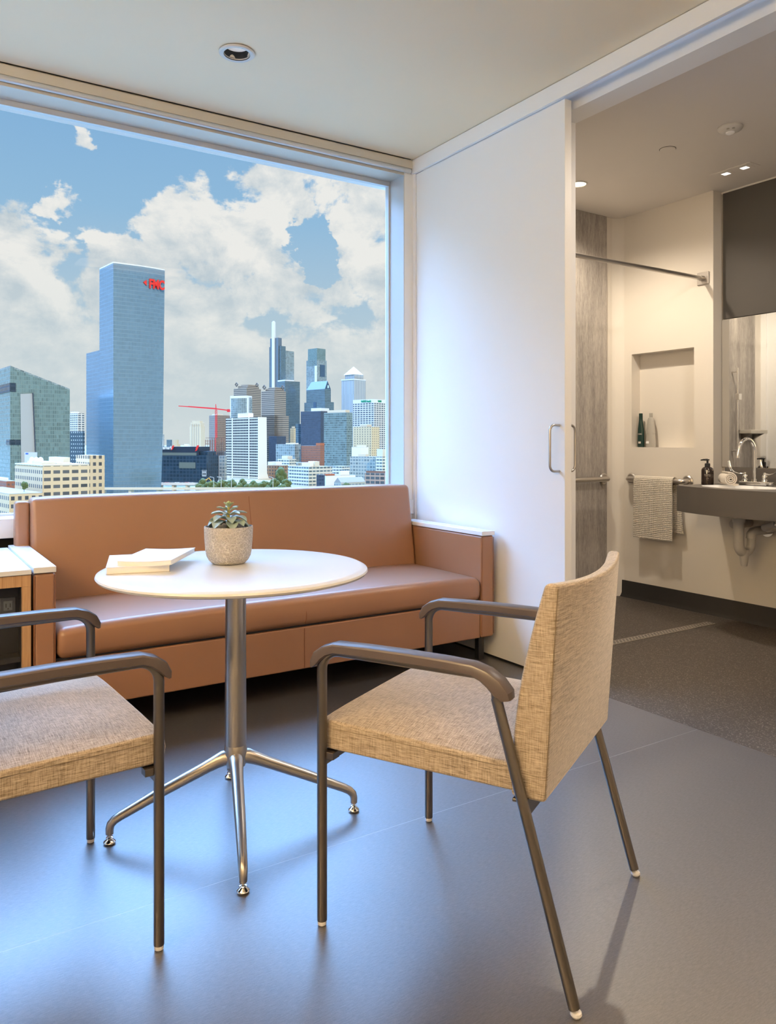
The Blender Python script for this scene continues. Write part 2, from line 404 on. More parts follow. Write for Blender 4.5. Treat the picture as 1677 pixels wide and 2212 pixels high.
w = MB().box(2.66, 2.785, 2.663, 3.752, 0, 2.85).box(2.66, 2.785, 1.2, 2.663, 2.64, 2.85).box(2.58, 2.785, -2.2, 1.2, 0, 2.85)
struct(w.build('wall_right', 'white_laminate', smooth=False), 'white wall and header over the bathroom doorway')
struct(MB().box(2.5655, 2.5825, -2.2, 3.752, 2.668, 2.747).build('trim_1', 'white_laminate', bevel=.0012), 'white fascia board above the sliding door')
struct(MB().box(2.60, 2.65, 1.2, 3.70, 2.715, 2.745).build('trim_2', 'aluminium_matte'), 'metal track of the sliding door')
struct(MB().box(2.5775, 2.66, 3.724, 3.752, 0, 2.668).build('trim_3', 'white_laminate', bevel=.001), 'narrow white stop between window post and sliding door')
struct(MB().box(2.59, 2.66, 2.66, 3.72, .0, .012).build('trim_4', 'black'), 'black floor guide under the sliding door')
# bathroom shell
w = MB(); ny0, ny1, nz0, nz1, nd = 3.17, 3.675, 1.064, 1.718, 4.488
w.box(4.40, 4.75, ny1, 3.95, 0, 2.8).box(4.40, 4.75, 3.03, ny0, 0, 2.8).box(4.40, 4.75, ny0, ny1, 0, nz0).box(4.40, 4.75, ny0, ny1, nz1, 2.8).box(nd, 4.75, ny0, ny1, nz0, nz1)
w.box(4.40, 4.75, .7, 3.03, 0, .80).box(4.497, 4.75, .7, 3.03, .80, 2.8)
pts = [(4.405, 3.70)] + [(4.31 + .095 * math.cos(a), 3.71 + .095 * math.sin(a)) for a in [R(90 * i / 8) for i in range(9)]] + [(4.405, 3.805)]
w.prism(pts, 0, 2.75)
struct(w.build('wall_bathroom', 'bath_paint', angle=30), 'cream bathroom wall with a recessed shower niche')
struct(MB().box(2.785, 4.6, 3.80, 3.95, 0, 2.8).build('wall_shower', 'bath_paint', smooth=False))
struct(MB().box(2.785, 4.9, .6, .7, 0, 2.8).build('wall_bathroom_near', 'bath_paint', smooth=False))
struct(MB().box(2.90, 4.275, 3.788, 3.802, 0.0, BC - .002).build('trim_5', 'stone_tile', bevel=.001), 'grey stone-look panel on the shower end wall')
pr = [(4.402, 0), (4.385, 0), (4.389, .012), (4.392, .03), (4.393, .118), (4.402, .118)]
b_ = MB(); b_.rings([[(x, .7, z) for x, z in pr], [(x, 3.795, z) for x, z in pr]])
struct(b_.build('baseboard_bathroom', 'terrazzo'), 'dark speckled cove base along the bathroom wall')
MATS['cove'] = mat('cove', (.022, .020, .019), .6)
bpy.data.objects['baseboard_bathroom'].data.materials[0] = MATS['cove']
struct(MB().box(4.478, 4.497, .7, 3.015, 1.885, BC - .012).build('trim_6', 'panel_dark', bevel=.0015), 'dark charcoal panel above the bathroom mirror')
struct(MB().box(4.485, 4.50, .7, 3.03, BC - .012, BC).build('trim_7', 'wall_paint'))
# window
win = struct(bpy.data.objects.new('window_1', None), 'wide city window in a grey aluminium frame'); COL.objects.link(win); win.location = (0, 3.90, 0)
f = MB().box(-2.5, 2.52, 0, .03, 2.630, 2.657).box(-2.5, 2.52, 0, .04, .735, .775).box(2.5145, 2.521, -.148, .04, .74, 2.657).box(2.505, 2.516, .0, .03, .765, 2.64)
f.box(-2.5, -2.46, 0, .04, .74, 2.66)
f.build('window_frame', 'aluminium', win, bevel=.001)
MB().box(-2.48, 2.51, .008, .014, .76, 2.64).build('pane', 'window_glass', win, smooth=False)
struct(MB().box(-2.5, 2.521, 3.757, 3.90, 2.657, 2.76).build('trim_8', 'aluminium_matte', bevel=.001), 'pale metal soffit over the window')
struct(MB().box(-2.5, 2.578, 3.737, 3.752, 2.698, 2.744).build('trim_9', 'aluminium_matte', bevel=.001), 'pale metal pelmet strip at the ceiling edge')
struct(MB().box(-2.5, 2.56, 3.7335, 3.752, 2.754, 2.762).build('trim_10', 'dark_reveal'), 'dark strip painted as the shadow gap at the ceiling edge')  # near-black strip: the gap's shade is put into its colour
sh = MB(); sh.prism([(3.741 + a, 2.683 + b) for a, b in [(.013 * math.cos(t), .0145 * math.sin(t)) for t in [2 * math.pi * i / 16 for i in range(16)]]], -2.49, 2.552, 'x')
tag(sh.build('roller_shade', 'aluminium'), 'rolled-up roller shade with grey hem bar along the window head', 'window shade')
struct(MB().box(-2.5, 2.579, 3.742, 3.93, .680, .765).build('window_sill', 'white_gloss', bevel=.002), 'white window sill ledge behind the sofa')
bpy.data.objects['window_sill'].name = 'trim_11'
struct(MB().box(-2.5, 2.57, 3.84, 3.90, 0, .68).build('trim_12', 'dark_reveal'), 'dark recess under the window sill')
# sliding door
dr = struct(bpy.data.objects.new('door_1', None), 'tall white sliding door with a steel pull handle'); COL.objects.link(dr); dr.location = (2.606, 3.13, 0)
MB().box(-.021, .021, 2.537 - 3.13, 3.723 - 3.13, .012, 2.666).build('door_panel', 'white_laminate', dr, bevel=.0015)
def pull(sx):
    r_ = .006; h0, h1 = .966, 1.178; e = .060
    p = [(0, h0)] + [(e - .028 + .028 * math.cos(t), h0 + .028 + .028 * math.sin(t)) for t in [R(-90 + 90 * i / 8) for i in range(9)]] + [(e - .028 + .028 * math.cos(t), h1 - .028 + .028 * math.sin(t)) for t in [R(90 * i / 8) for i in range(9)]] + [(0, h1)]
    return MB().tube([(sx * (.021 + a), 2.572 - 3.13, b) for a, b in p], r_, 14).build('handle', 'steel', dr)
pull(-1); pull(1)

# ================================================================ CEILING FITTINGS
def downlight(name, label, loc, r, lens, trim='white_plastic', depth=.05, group=None):
    t = thing(name, label, 'ceiling light', loc, 0, group)
    MB().lathe([(r, -.001), (r, -.005), (r * .93, -.009), (r * .74, -.008), (r * .72, -.002), (r * .72, .001), (r, .001)], seg=48, cap=False).build('trim_ring', trim, t)
    MB().lathe([(r * .735, -.008), (r * .64, .042), (r * .66, .042), (r * .76, -.002)], seg=48, cap=False).build('baffle', 'black', t)
    MB().lathe([(r * .68, .028), (r * .5, .026), (.001, .025)], seg=40).build('lens', lens, t)
    return t
downlight('ceiling_downlight', 'round recessed downlight with white ring and dark baffle, alone on the beige ceiling', (1.232, 3.106, CEIL - .0015), .075, 'lamp_lens')
t = thing('ceiling_downlight', 'small round glowing downlight at the shower end of the bathroom ceiling', 'ceiling light', (3.584, 3.404, BC))
MB().lathe([(.055, 0), (.055, -.004), (.048, -.006), (.046, -.002), (.046, 0)], seg=40, cap=False).build('trim_ring', 'white_plastic', t)
MB().lathe([(.047, -.001), (.04, -.003), (.001, -.0035)], seg=32).build('lens', 'lamp_on', t)
t = thing('sprinkler_cover', 'flat round sprinkler cap flush in the bathroom ceiling', 'sprinkler cap', (3.57, 2.737, BC))
MB().lathe([(.041, 0), (.041, -.004), (.039, -.006), (.001, -.0065)], seg=40).build('cap', 'bath_ceiling', t)
MB().lathe([(.044, 0), (.044, -.0012), (.041, -.0012), (.041, 0)], seg=40, cap=False).build('gap_ring', 'black', t)
t = thing('motion_sensor', 'round white domed sensor on the bathroom ceiling near the doorway', 'ceiling sensor', (3.59, 2.376, BC))
MB().lathe([(.060, 0), (.061, -.006), (.058, -.012), (.050, -.019), (.036, -.025), (.030, -.026), (.001, -.026)], seg=48).build('housing', 'white_plastic', t)
MB().lathe([(.022, -.024), (.021, -.031), (.014, -.036), (.001, -.038)], seg=32).build('dome', 'cover_white', t)
for a in (200, 235):
    MB().lathe([(.0075, 0), (.007, -.004), (.001, -.005)], (.042 * math.cos(R(a)), .042 * math.sin(R(a)), -.0195), 20).build('lens', 'cover_edge', t)
t = thing('vanity_spotlight', 'twin square recessed spotlight over the basin, two small lit openings', 'ceiling light', (4.175, 2.735, BC))
MB().box(-.05, .05, -.13, .13, -.003, 0).build('plate', 'bath_ceiling', t, bevel=.001)
for y in (.06, -.06):
    MB().box(-.043, .043, y - .043, y + .043, -.0045, -.003).build('bezel', 'bath_ceiling', t)
    MB().box(-.012, .026, y - .02, y + .02, -.0055, -.0044).build('led', 'led_on', t)

# ================================================================ SOFA
sf = thing('sofa', 'long tan leather sofa with thin arms below the window', 'sofa', (1.4875, 3.35, 0))
def sx_(x): return x - 1.4875
def sy_(y): return y - 3.35
x0, x1 = .425, 2.55
for a, b in ((x0, x0 + .073), (x1 - .08, x1)):
    ar = MB().box(sx_(a), sx_(b), sy_(2.99), sy_(3.70), .125, .632).build('arm', 'leather', sf, bevel=.012, seg=4)
    MB().box(sx_(a) - .001, sx_(b) + .001, sy_(2.984), sy_(3.70), .6335, .6555).build('arm_cap', 'white_gloss', ar, bevel=.0025)
    for xx in (a + .002, b - .002):
        MB().tube([(sx_(xx), sy_(2.9905), .14), (sx_(xx), sy_(2.9905), .625)], .0016, 6).build('piping', 'leather_seam', ar)
def seatfn(u, v, w, x, y, z):
    if w > .99: z += .022 * (1 - (2 * u - 1) ** 6) * (math.sin(math.pi * min(1, v * .9 + .12)) ** .6)
    if v < .01: y -= .010 * math.sin(math.pi * w)
    return (x, y, z)
seat = MB().grid((sx_(x0 + .079), sx_(x1 - .086)), (sy_(2.988), sy_(3.60)), (.312, .425), (24, 14, 4), seatfn).build('seat_cushion', 'leather', sf, bevel=.038, seg=5)
MB().box(sx_(x0 + .075), sx_(x1 - .081), sy_(2.998), sy_(3.66), .125, .306).build('base', 'leather', sf, bevel=.006)
MB().box(sx_(x0 + .075), sx_(x1 - .081), sy_(3.01), sy_(3.6), .300, .316).build('seat_deck', 'black', sf)
def backfn(u, v, w, x, y, z):
    fr = 3.545 + .075 * w - .012 * math.sin(math.pi * w) * (1 - (2 * u - 1) ** 8); rr = 3.68 + .045 * w
    return (x, sy_(fr + (rr - fr) * v), z + (.006 * (1 - (2 * u - 1) ** 6) if w > .99 else 0))
back = MB().grid((sx_(x0 + .078), sx_(x1 - .084)), (0, 1), (.40, .858), (24, 3, 12), backfn).build('backrest', 'leather', sf, bevel=.022, seg=5)
MB().box(sx_(x0 + .02), sx_(x0 + .078), sy_(3.64), sy_(3.71), .62, .845).build('back_side_panel', 'leather', sf, bevel=.015, seg=4)
# seams down the middle
cx = 0.008
MB().tube([(cx, sy_(2.9875 - .010 * math.sin(math.pi * t)), .322 + .075 * t) for t in [i / 8 for i in range(9)]], .0015, 6).build('seam', 'leather_seam', seat)
MB().tube([(cx, sy_(2.9975), .13), (cx, sy_(2.9975), .300)], .0015, 6).build('seam', 'leather_seam', bpy.data.objects['base'])
MB().tube([(cx, sy_(3.545 + .075 * t - .012 * math.sin(math.pi * t)), .40 + .458 * t) for t in [.05 + .89 * i / 10 for i in range(11)]], .0015, 6).build('seam', 'leather_seam', back)
for xx in (x0 + .03, x1 - .05):
    for yy in (3.05, 3.6):
        MB().box(sx_(xx), sx_(xx + .035), sy_(yy), sy_(yy + .03), 0, .127).build('leg', 'black', sf, bevel=.001)

# ================================================================ SIDE CABINET
cb = thing('side_cabinet', 'white-topped oak side cabinet with a dark open front left of the sofa', 'cabinet', (.14, 3.30, 0))
MB().box(-.29, .2777, -.315, .36, .632, .6505).build('top', 'white_gloss', cb, bevel=.0025)
MB().box(-.29, .277, -.308, -.285, .590, .631).box(.247, .277, -.308, .35, .02, .590).box(-.29, -.262, -.308, .35, .02, .590).box(-.262, .247, -.308, .35, .02, .045).box(-.29, .277, -.285, .35, .61, .631).build('carcass', 'wood', cb, bevel=.001)
MB().box(-.262, .2475, -.232, -.222, .045, .61).box(.2445, .2475, -.300, -.222, .045, .59).build('back_panel', 'black', cb)
MB().box(-.262, .247, -.30, -.23, .325, .343).build('shelf', 'black', cb)
ol = MB().box(.186, .236, -.238, -.231, .44, .545).build('power_outlet', mat('outlet', (.05, .055, .07), .3), cb, bevel=.002)
for zz in (.468, .516):
    s_ = MB().box(.1965, .2255, -.2405, -.237, zz - .017, zz + .017)
    s_.build('socket', mat('outlet_face', (.10, .115, .14), .3), ol, bevel=.002)
    MB().box(.203, .2055, -.2412, -.240, zz - .006, zz + .008).box(.2165, .219, -.2412, -.240, zz - .006, zz + .008).box(.209, .213, -.2412, -.240, zz - .013, zz - .009).build('slots', 'black', ol)

# ================================================================ TABLE
tb = thing('round_table', 'round white pedestal table with four-star steel base', 'table', (.829, 2.10, 0))
r_ = .378; TT = .745
MB().lathe([(r_ - .05, .722), (r_ - .02, .7225), (r_ - .004, .727), (r_, .733), (r_ - .002, .738), (r_ - .012, .743), (r_ - .022, .745), (.2, .745), (.001, .745)], seg=128).build('tabletop', 'table_white', tb)
MB().lathe([(.0295, .235), (.0305, .24), (.0295, .60), (.0290, .72)], seg=48).build('column', 'steel', tb)
MB().lathe([(.13, .716), (.13, .722)], seg=40).build('mounting_plate', 'steel_dark', tb)
hub = MB().lathe([(.006, .172), (.016, .170), (.027, .176), (.032, .19), (.033, .215), (.0315, .232), (.030, .238)], seg=40).build('hub', 'steel', tb)
for dx, dy in ((-.325, .10), (.332, -.10), (-.105, -.314), (.106, .318)):
    u = Vector((dx, dy, 0)); L = u.length; u.normalize()
    path = [(.012, .203, .021), (.035, .200, .021), (.055, .192, .0185), (.09, .176, .0165), (.20, .127, .015), (L - .03, .073, .0125), (L - .013, .063, .012), (L - .003, .052, .0115), (L, .040, .011), (L, .026, .0105)]
    lg = MB().tube([(u.x * a, u.y * a, b) for a, b, c in path], [c for a, b, c in path], 20)
    # flattened top: taller than wide
    lo = lg.build('leg', 'steel', tb, angle=60)
    MB().lathe([(.0045, .027), (.0045, .019), (.009, .018), (.010, .0165), (.0055, .0150), (.0065, .0135), (.0155, .0075), (.0165, .005), (.0155, .002), (.014, .001), (.001, .0005)], (u.x * L, u.y * L, 0), 28).build('foot', 'chrome', lo)

# ================================================================ BOOKS + PLANT
def bk(front_left, ang, w, l, t, z, name, label, curve=0.0, cover=True):
    o = thing(name, label, 'book', (front_left[0], front_left[1], z), R(ang), None)
    def fn(c0):
        def g(u, v, k, x, y, z_): return (x, y, z_ + curve * (.0 + math.sin(u * math.pi * 1.0) * -.6 + .9 * u * u) * 1.0)
        return g
    MB().grid((.002, w - .002), (.0015, l - .0015), (.0012, t - .0012), (14, 2, 1), fn(0)).build('pages', 'paper', o, bevel=.0006)
    MB().grid((0, w), (0, l), (0, .0013), (14, 2, 1), fn(0)).build('cover', 'cover_edge' if cover else 'cover_white', o)
    MB().grid((0, w), (0, l), (t - .0013, t), (14, 2, 1), fn(0)).build('cover', 'cover_white', o)
    return o
bk((.483, 2.152), -15.2, .166, .235, .0195, TT, 'book', 'lower white paperback with a grey back cover at the table edge')
bk((.514, 2.166), -33.5, .150, .245, .0135, TT + .0195, 'book', 'thin white paperback laid slanted on top of the other book', .0035, False)
pl = thing('potted_succulent', 'grey-green succulent in a round pale pot carved with leaves', 'potted plant', (.833, 2.165, TT))
MB().lathe([(.001, .001), (.044, .001), (.049, .003), (.057, .011), (.0635, .023), (.067, .04), (.0695, .075), (.0705, .105), (.0700, .109), (.067, .1095), (.0655, .106), (.064, .09), (.001, .088)], seg=72).build('pot', 'pot', pl, angle=60)
MB().lathe([(.0645, .096), (.04, .0975), (.001, .098)], seg=32).build('soil', 'soil', pl)
st_ = MB().tube([(0, 0, .09), (.002, .001, .115), (-.001, 0, .14), (0, 0, .168)], [.007, .006, .005, .003], 10).build('stem', 'stem', pl)
lv = MB()
def leaf(z0, az_, el_, L, wd_, droop, th=.0022, r0=.004):
    M = Matrix.Translation((0, 0, z0)) @ Matrix.Rotation(R(az_), 4, 'Z')
    n = 9; rings = []; x = r0; z = 0; a = R(el_)
    prof = [.28, .24, .30, .48, .74, .95, 1.0, .86, .52, .08]
    for i in range(n + 1):
        t = i / n; w_ = wd_ * .5 * prof[i]; cup = w_ * .38
        sec = []
        for (sy2, up) in ((-1, 1), (-.5, .28), (0, 0), (.5, .28), (1, 1)): sec.append((w_ * sy2, cup * up + th * (1 - .7 * abs(sy2)) * .5))
        for (sy2, up) in ((1, 1), (.5, .28), (0, 0), (-.5, .28), (-1, 1)): sec.append((w_ * sy2, cup * up - th * (1 - .7 * abs(sy2)) * .8))
        rings.append([M @ Vector((x - zz * math.sin(a), yy, z + zz * math.cos(a))) for yy, zz in sec])
        x += L / n * math.cos(a); z += L / n * math.sin(a); a -= R(droop) / n
    lv.rings(rings)
for i in range(9): leaf(.116, 18 + i * 40 + random.uniform(-8, 8), 22 + random.uniform(-6, 10), .066 + random.uniform(-.006, .006), .035, 75)
for i in range(7): leaf(.128, 5 + i * 51 + random.uniform(-8, 8), 30 + random.uniform(-5, 6), .058, .030, 78)
for i in range(7): leaf(.143, 30 + i * 51 + random.uniform(-8, 8), 22, .050, .016, 38, .0028)
for i in range(5): leaf(.155, 10 + i * 72 + random.uniform(-8, 8), 30, .032, .013, 25, .0028)
for i in range(4): leaf(.164, 55 + i * 90, 55, .020, .012, 12, .0026, .001)
leaf(.160, 250, 78, .024, .016, 8, .002, .001)
lv.build('leaves', 'leaf', pl, angle=70)

# ================================================================ CHAIRS
def make_chair(label):
    t = thing('armchair', label, 'chair', (0, 0, 0), 0, None)
    Y = lambda s: .29 - s
    hw = .2765; tr = .0115
    for sgn in (-1, 1):
        X = sgn * hw
        fl = MB().tube([(X, Y(0), .012), (X, Y(0), .30), (X, Y(0), .585)], tr, 20).build('leg', 'steel_dark', t)
        MB().lathe([(.009, .014), (.0105, .010), (.010, .003), (.007, .0005), (.001, 0)], (X, Y(0), 0), 18).build('glide', 'glide_clear', fl)
        top, bot = (.4215, .585), (.580, .016)
        rl = MB().tube([(X, Y(top[0]), top[1]), (X, Y((top[0] + bot[0]) / 2), (top[1] + bot[1]) / 2), (X, Y(bot[0]), bot[1])], tr, 20).build('leg', 'steel_dark', t)
        MB().lathe([(.004, .022), (.004, .012), (.0105, .0105), (.0115, .006), (.009, .0015), (.001, 0)], (X, Y(.5835), 0), 18).build('glide', 'glide_clear', rl)
        pa = [(0, .575)] + [(.046 + .046 * math.cos(a), .583 + .046 * math.sin(a)) for a in [R(180 - 90 * i / 8) for i in range(9)]][0:]
        ang = math.atan2(bot[1] - top[1], bot[0] - top[0])
        c2 = (.3775, .583)
        pa += [(c2[0] + .046 * math.cos(a), c2[1] + .046 * math.sin(a)) for a in [R(90 - (90 - 15.6) * i / 8) for i in range(9)]] + [(.4238, .5765)]
        MB().tube([(X, Y(a), b) for a, b in pa], tr, 20).build('arm_frame', 'steel_dark', t)
        # armrest: a rounded bar hugging the bend at both ends
        stn = [(-.0215, .590, 152, .004), (-.020, .603, 148, .013), (-.008, .624, 135, .019), (.012, .640, 112, .021), (.040, .650, 94, .022), (.12, .6525, 90, .022), (.22, .6535, 90, .022), (.32, .6525, 90, .022),
               (.375, .650, 84, .022), (.405, .641, 66, .023), (.430, .624, 45, .023), (.447, .603, 26, .021), (.452, .588, 20, .012)]
        rings = []
        for (s_, z_, an, th) in stn:
            nx, nz = math.cos(R(an)), math.sin(R(an)); hw2 = .021 if th > .014 else .017
            sec = [(-hw2, -.5), (-hw2, .62), (-hw2 * .9, .86), (-hw2 * .72, .98), (0, 1.04), (hw2 * .72, .98), (hw2 * .9, .86), (hw2, .62), (hw2, -.5), (hw2 * .8, -.75), (-hw2 * .8, -.75)]
            rings.append([(X + a, Y(s_ + nx * (b - .6) * th), z_ + nz * (b - 1) * th * .62) for a, b in sec])
        MB().rings(rings).build('armrest', 'armrest', t, angle=32)
    def sfn(u, v, w, x, y, z):
        if w > .99: z += .020 * (1 - (2 * u - 1) ** 4) * math.sin(math.pi * (.12 + .8 * v)) - .010 * (1 - v)
        if v > .99: y += .010 * math.sin(math.pi * w)
        if w < .01: z += .010 * (1 - v) * 0
        return (x, y, z)
    st = MB().grid((-.262, .262), (Y(.452), Y(-.012)), (.397, .463), (16, 14, 4), sfn).build('seat', 'fabric', t, bevel=.026, seg=5)
    for sgn in (-1, 1):
        MB().tube([(sgn * .2625, Y(.43), .443), (sgn * .2625, Y(.2), .446), (sgn * .2625, Y(.02), .446)], .0006, 6).build('piping', 'thread', st)
    def bfn(u, v, w, x, y, z):
        c = 2 * u - 1
        rr = .518 + .028 * w; fr = .446 + .072 * w ** 1.6 - .006 * math.sin(math.pi * w)
        off = .030 * (1 - c * c) * w ** 1.3
        zz = z - (.012 * (1 - c * c) * w if w > .6 else 0)
        return (x * (1 + .025 * w), Y(rr + (fr - rr) * v + off), zz)
    bk_ = MB().grid((-.262, .262), (0, 1), (.386, .823), (16, 3, 14), bfn).build('backrest', 'fabric', t, bevel=.011, seg=4)
    for sgn in (-1, 1):
        MB().tube([(sgn * (.2585 + .006 * w), Y(.5165 + .028 * w), .398 + .415 * w) for w in [i / 10 for i in range(11)]], .0010, 6).build('piping', 'thread', bk_)
    MB().box(-hw, hw, Y(.478), Y(.484), .352, .390).box(-hw, hw, Y(.478), Y(.455), .384, .390).build('rear_rail', 'steel_dark', t, bevel=.001)
    MB().box(-hw, hw, Y(.012), Y(-.002), .368, .392).box(-hw, -.25, Y(.03), Y(.0), .380, .396).box(.25, hw, Y(.03), Y(.0), .380, .396).box(-.20, -.18, Y(.46), Y(.02), .378, .398).box(.18, .20, Y(.46), Y(.02), .378, .398).build('seat_frame', 'steel_dark', t, bevel=.001)
    MB().box(-.20, .20, Y(.42), Y(.05), .386, .399).build('underside', 'black', t)
    return t
ch = make_chair('beige fabric armchair seen from behind, right of the round table')
f1 = R(118.3); ch.location = (1.07 - .29 * math.cos(f1), 1.6985 - .29 * math.sin(f1), 0); ch.rotation_euler.z = f1 - R(90)
c2 = copy_tree(ch); c2['label'] = 'beige fabric armchair cut off by the left edge, left of the round table'
f2 = R(2.8); c2.location = (.475 - .29 * math.cos(f2), 1.958 - .29 * math.sin(f2), 0); c2.rotation_euler.z = f2 - R(90)
for o_ in (ch, c2): o_['group'] = 'beige armchairs at the round table'

# ================================================================ BATHROOM THINGS
mr = thing('wall_mirror', 'frameless wall mirror above the grey vanity', 'mirror', (4.49, 2.2, 1.41))
MB().box(-.006, .002, -1.3, .825, -.468, .472).build('glass', 'mirror', mr, smooth=False)
MB().box(-.001, .006, -1.3, .829, -.472, .474).build('backing', 'cover_edge', mr, smooth=False)
vn = thing('wall_basin', 'grey wall-hung vanity with a bowed front and inset white basin', 'sink', (4.30, 2.6, 0))
VO = [(4.497, 3.0), (4.10, 3.0), (3.985, 2.99), (3.945, 2.90), (3.905, 2.78), (3.878, 2.64), (3.865, 2.50), (3.868, 2.36), (3.885, 2.22), (3.915, 2.10), (3.96, 2.02), (4.02, 2.0), (4.497, 2.0)]
VO = [(a - 4.30, b - 2.6) for a, b in VO]
# top slab with the basin hole: ring between outline and ellipse
bm_ = MB(); nb = 40; bc = (4.115 - 4.30, 2.655 - 2.6); ba, bb_ = .155, .225
def ray_out(an):
    d = Vector((math.cos(an), math.sin(an))); best = 9
    for i in range(len(VO)):
        p = Vector(VO[i]); e = Vector(VO[(i + 1) % len(VO)]) - p; w = p - Vector(bc)
        den = d.x * e.y - d.y * e.x
        if abs(den) < 1e-9: continue
        tt = (w.x * e.y - w.y * e.x) / den; uu = (w.x * d.y - w.y * d.x) / den
        if tt > 0 and -1e-6 <= uu <= 1 + 1e-6: best = min(best, tt)
    return (bc[0] + d.x * best, bc[1] + d.y * best)
angs = sorted([2 * math.pi * i / nb for i in range(nb)] + [math.atan2(b - bc[1], a - bc[0]) % (2 * math.pi) for a, b in VO])
outer = [ray_out(a) for a in angs]; inner = [(bc[0] + ba * math.cos(a), bc[1] + bb_ * math.sin(a)) for a in angs]
bm_.rings([[(a, b, .685) for a, b in inner], [(a, b, .685) for a, b in outer], [(a, b, .84) for a, b in outer], [(a, b, .84) for a, b in inner]], closed=True)
bm_.build('counter', 'solid_grey', vn, bevel=.002)
MB().box(.178, .197, -.6, .4, .8405, .938).build('backsplash', 'solid_grey', vn, bevel=.001)
MB().rings([[(bc[0] + ba * s * math.cos(a), bc[1] + bb_ * s * math.sin(a), z) for a in angs] for s, z in ((1.03, .8395), (1.03, .842), (.97, .842), (.93, .82), (.82, .75), (.5, .715), (.1, .71))], cap=False).build('bowl', 'cover_white', vn)
dp = MB().lathe([(.034, .686), (.034, .668), (.031, .666), (.031, .655), (.035, .653), (.035, .645), (.024, .643)], (-.16, .085, 0), 28).build('drain_collar', 'pipe_white', vn)
pt_ = thing('drain_pipe', 'white U-bend drain pipe hanging under the grey vanity', 'pipe', (4.14, 2.685, 0))
u = [(0, 0, .660), (0, 0, .56), (0, 0, .50)] + [(.045 - .045 * math.cos(R(180 * i / 10)), -.02 * i / 10, .50 - .045 * math.sin(R(180 * i / 10))) for i in range(1, 11)] + [(.09, -.02, .53), (.09, -.02, .545)]
MB().tube(u, [.029] * 3 + [.029] * 3 + [.025] * 7 + [.024] * 2, 22).build('trap', 'pipe_white', pt_)
MB().tube([(0, 0, .655), (0, 0, .645), (0, 0, .635)], .034, 22).build('slip_nut', 'pipe_white', pt_)
MB().lathe([(.001, -.075), (.018, -.075), (.022, -.05), (.028, 0), (.028, .02)], (.035, -.01, .455), 22).build('trap_cap', 'pipe_white', pt_)
MB().tube([(.085, -.02, .535), (.09, -.02, .56), (.11, -.02, .575), (.15, -.02, .578), (.258, -.02, .578)], .027, 22).build('wall_arm', 'pipe_white', pt_)
MB().tube([(.2485, -.02, .578), (.258, -.02, .578)], .042, 26).build('escutcheon', 'chrome', pt_)
for yy, lab in ((.10, 'white insulated supply stub left of the drain pipe'), (-.115, 'white insulated supply stub with chrome valve right of the drain pipe')):
    s_ = thing('supply_pipe', lab, 'pipe', (4.14, 2.685, 0))
    MB().tube([(.10, yy, .61), (.26, yy, .61)], .028, 20).build('insulation', 'pipe_white', s_)
    if yy < 0:
        MB().tube([(.07, yy, .61), (.03, yy - .06, .625), (.02, yy - .10, .64)], .021, 18).build('hose_cover', 'pipe_white', s_)
        MB().tube([(.02, yy - .09, .635), (.015, yy - .14, .65)], .016, 18).build('valve', 'chrome', s_)
# faucet
fc = thing('faucet', 'chrome gooseneck faucet with two wrist-blade handles on the grey vanity', 'faucet', (4.33, 2.705, .84))
MB().box(-.028, .028, -.088, .088, 0, .026).build('base_plate', 'chrome', fc, bevel=.006)
MB().tube([(0, 0, .025), (0, 0, .04)], .018, 20).build('spout_collar', 'chrome', fc)
sp_ = [(0, 0, .03), (0, 0, .12), (0, 0, .19)] + [(-.062 + .062 * math.cos(R(a)) , .02 * (a / 165), .21 + .068 * math.sin(R(a))) for a in range(0, 166, 15)] + [(-.128, .024, .195), (-.131, .025, .175)]
MB().tube(sp_, [.0105] * (len(sp_) - 2) + [.0095, .009], 18).build('spout', 'chrome', fc)
MB().tube([(-.131, .025, .182), (-.132, .025, .166)], .0115, 16).build('aerator', 'chrome', fc)
for sg in (1, -1):
    hd = MB().lathe([(.020, .022), (.018, .034), (.012, .040), (.015, .048), (.014, .060), (.009, .066), (.009, .078), (.001, .080)], (0, sg * .062, 0), 22).build('handle', 'chrome', fc)
    pth = [(0, .062, .070, .007, .007), (-.004, .095, .069, .0085, .004), (-.008, .13, .077, .0115, .003), (-.010, .150, .094, .0135, .003), (-.011, .158, .118, .0135, .003), (-.011, .161, .140, .012, .003), (-.011, .162, .147, .006, .003)]
    rg = []
    for i, (a, b, c, wv, tv) in enumerate(pth):
        a2 = pth[min(i + 1, 6)]; a1 = pth[max(i - 1, 0)]; tn = Vector((0, (a2[1] - a1[1]), a2[2] - a1[2])).normalized(); nm = Vector((0, -tn.z, tn.y))
        rg.append([(a + wv * math.cos(t), sg * (b + nm.y * tv * math.sin(t)), c + nm.z * tv * math.sin(t)) for t in [2 * math.pi * j / 14 for j in range(14)]])
    MB().rings(rg).build('blade', 'chrome', hd)
MB().lathe([(.015, .0), (.018, .01), (.017, .022), (.012, .026), (.001, .027)], (0, -.10, 0), 20).build('side_cap', 'chrome', fc)
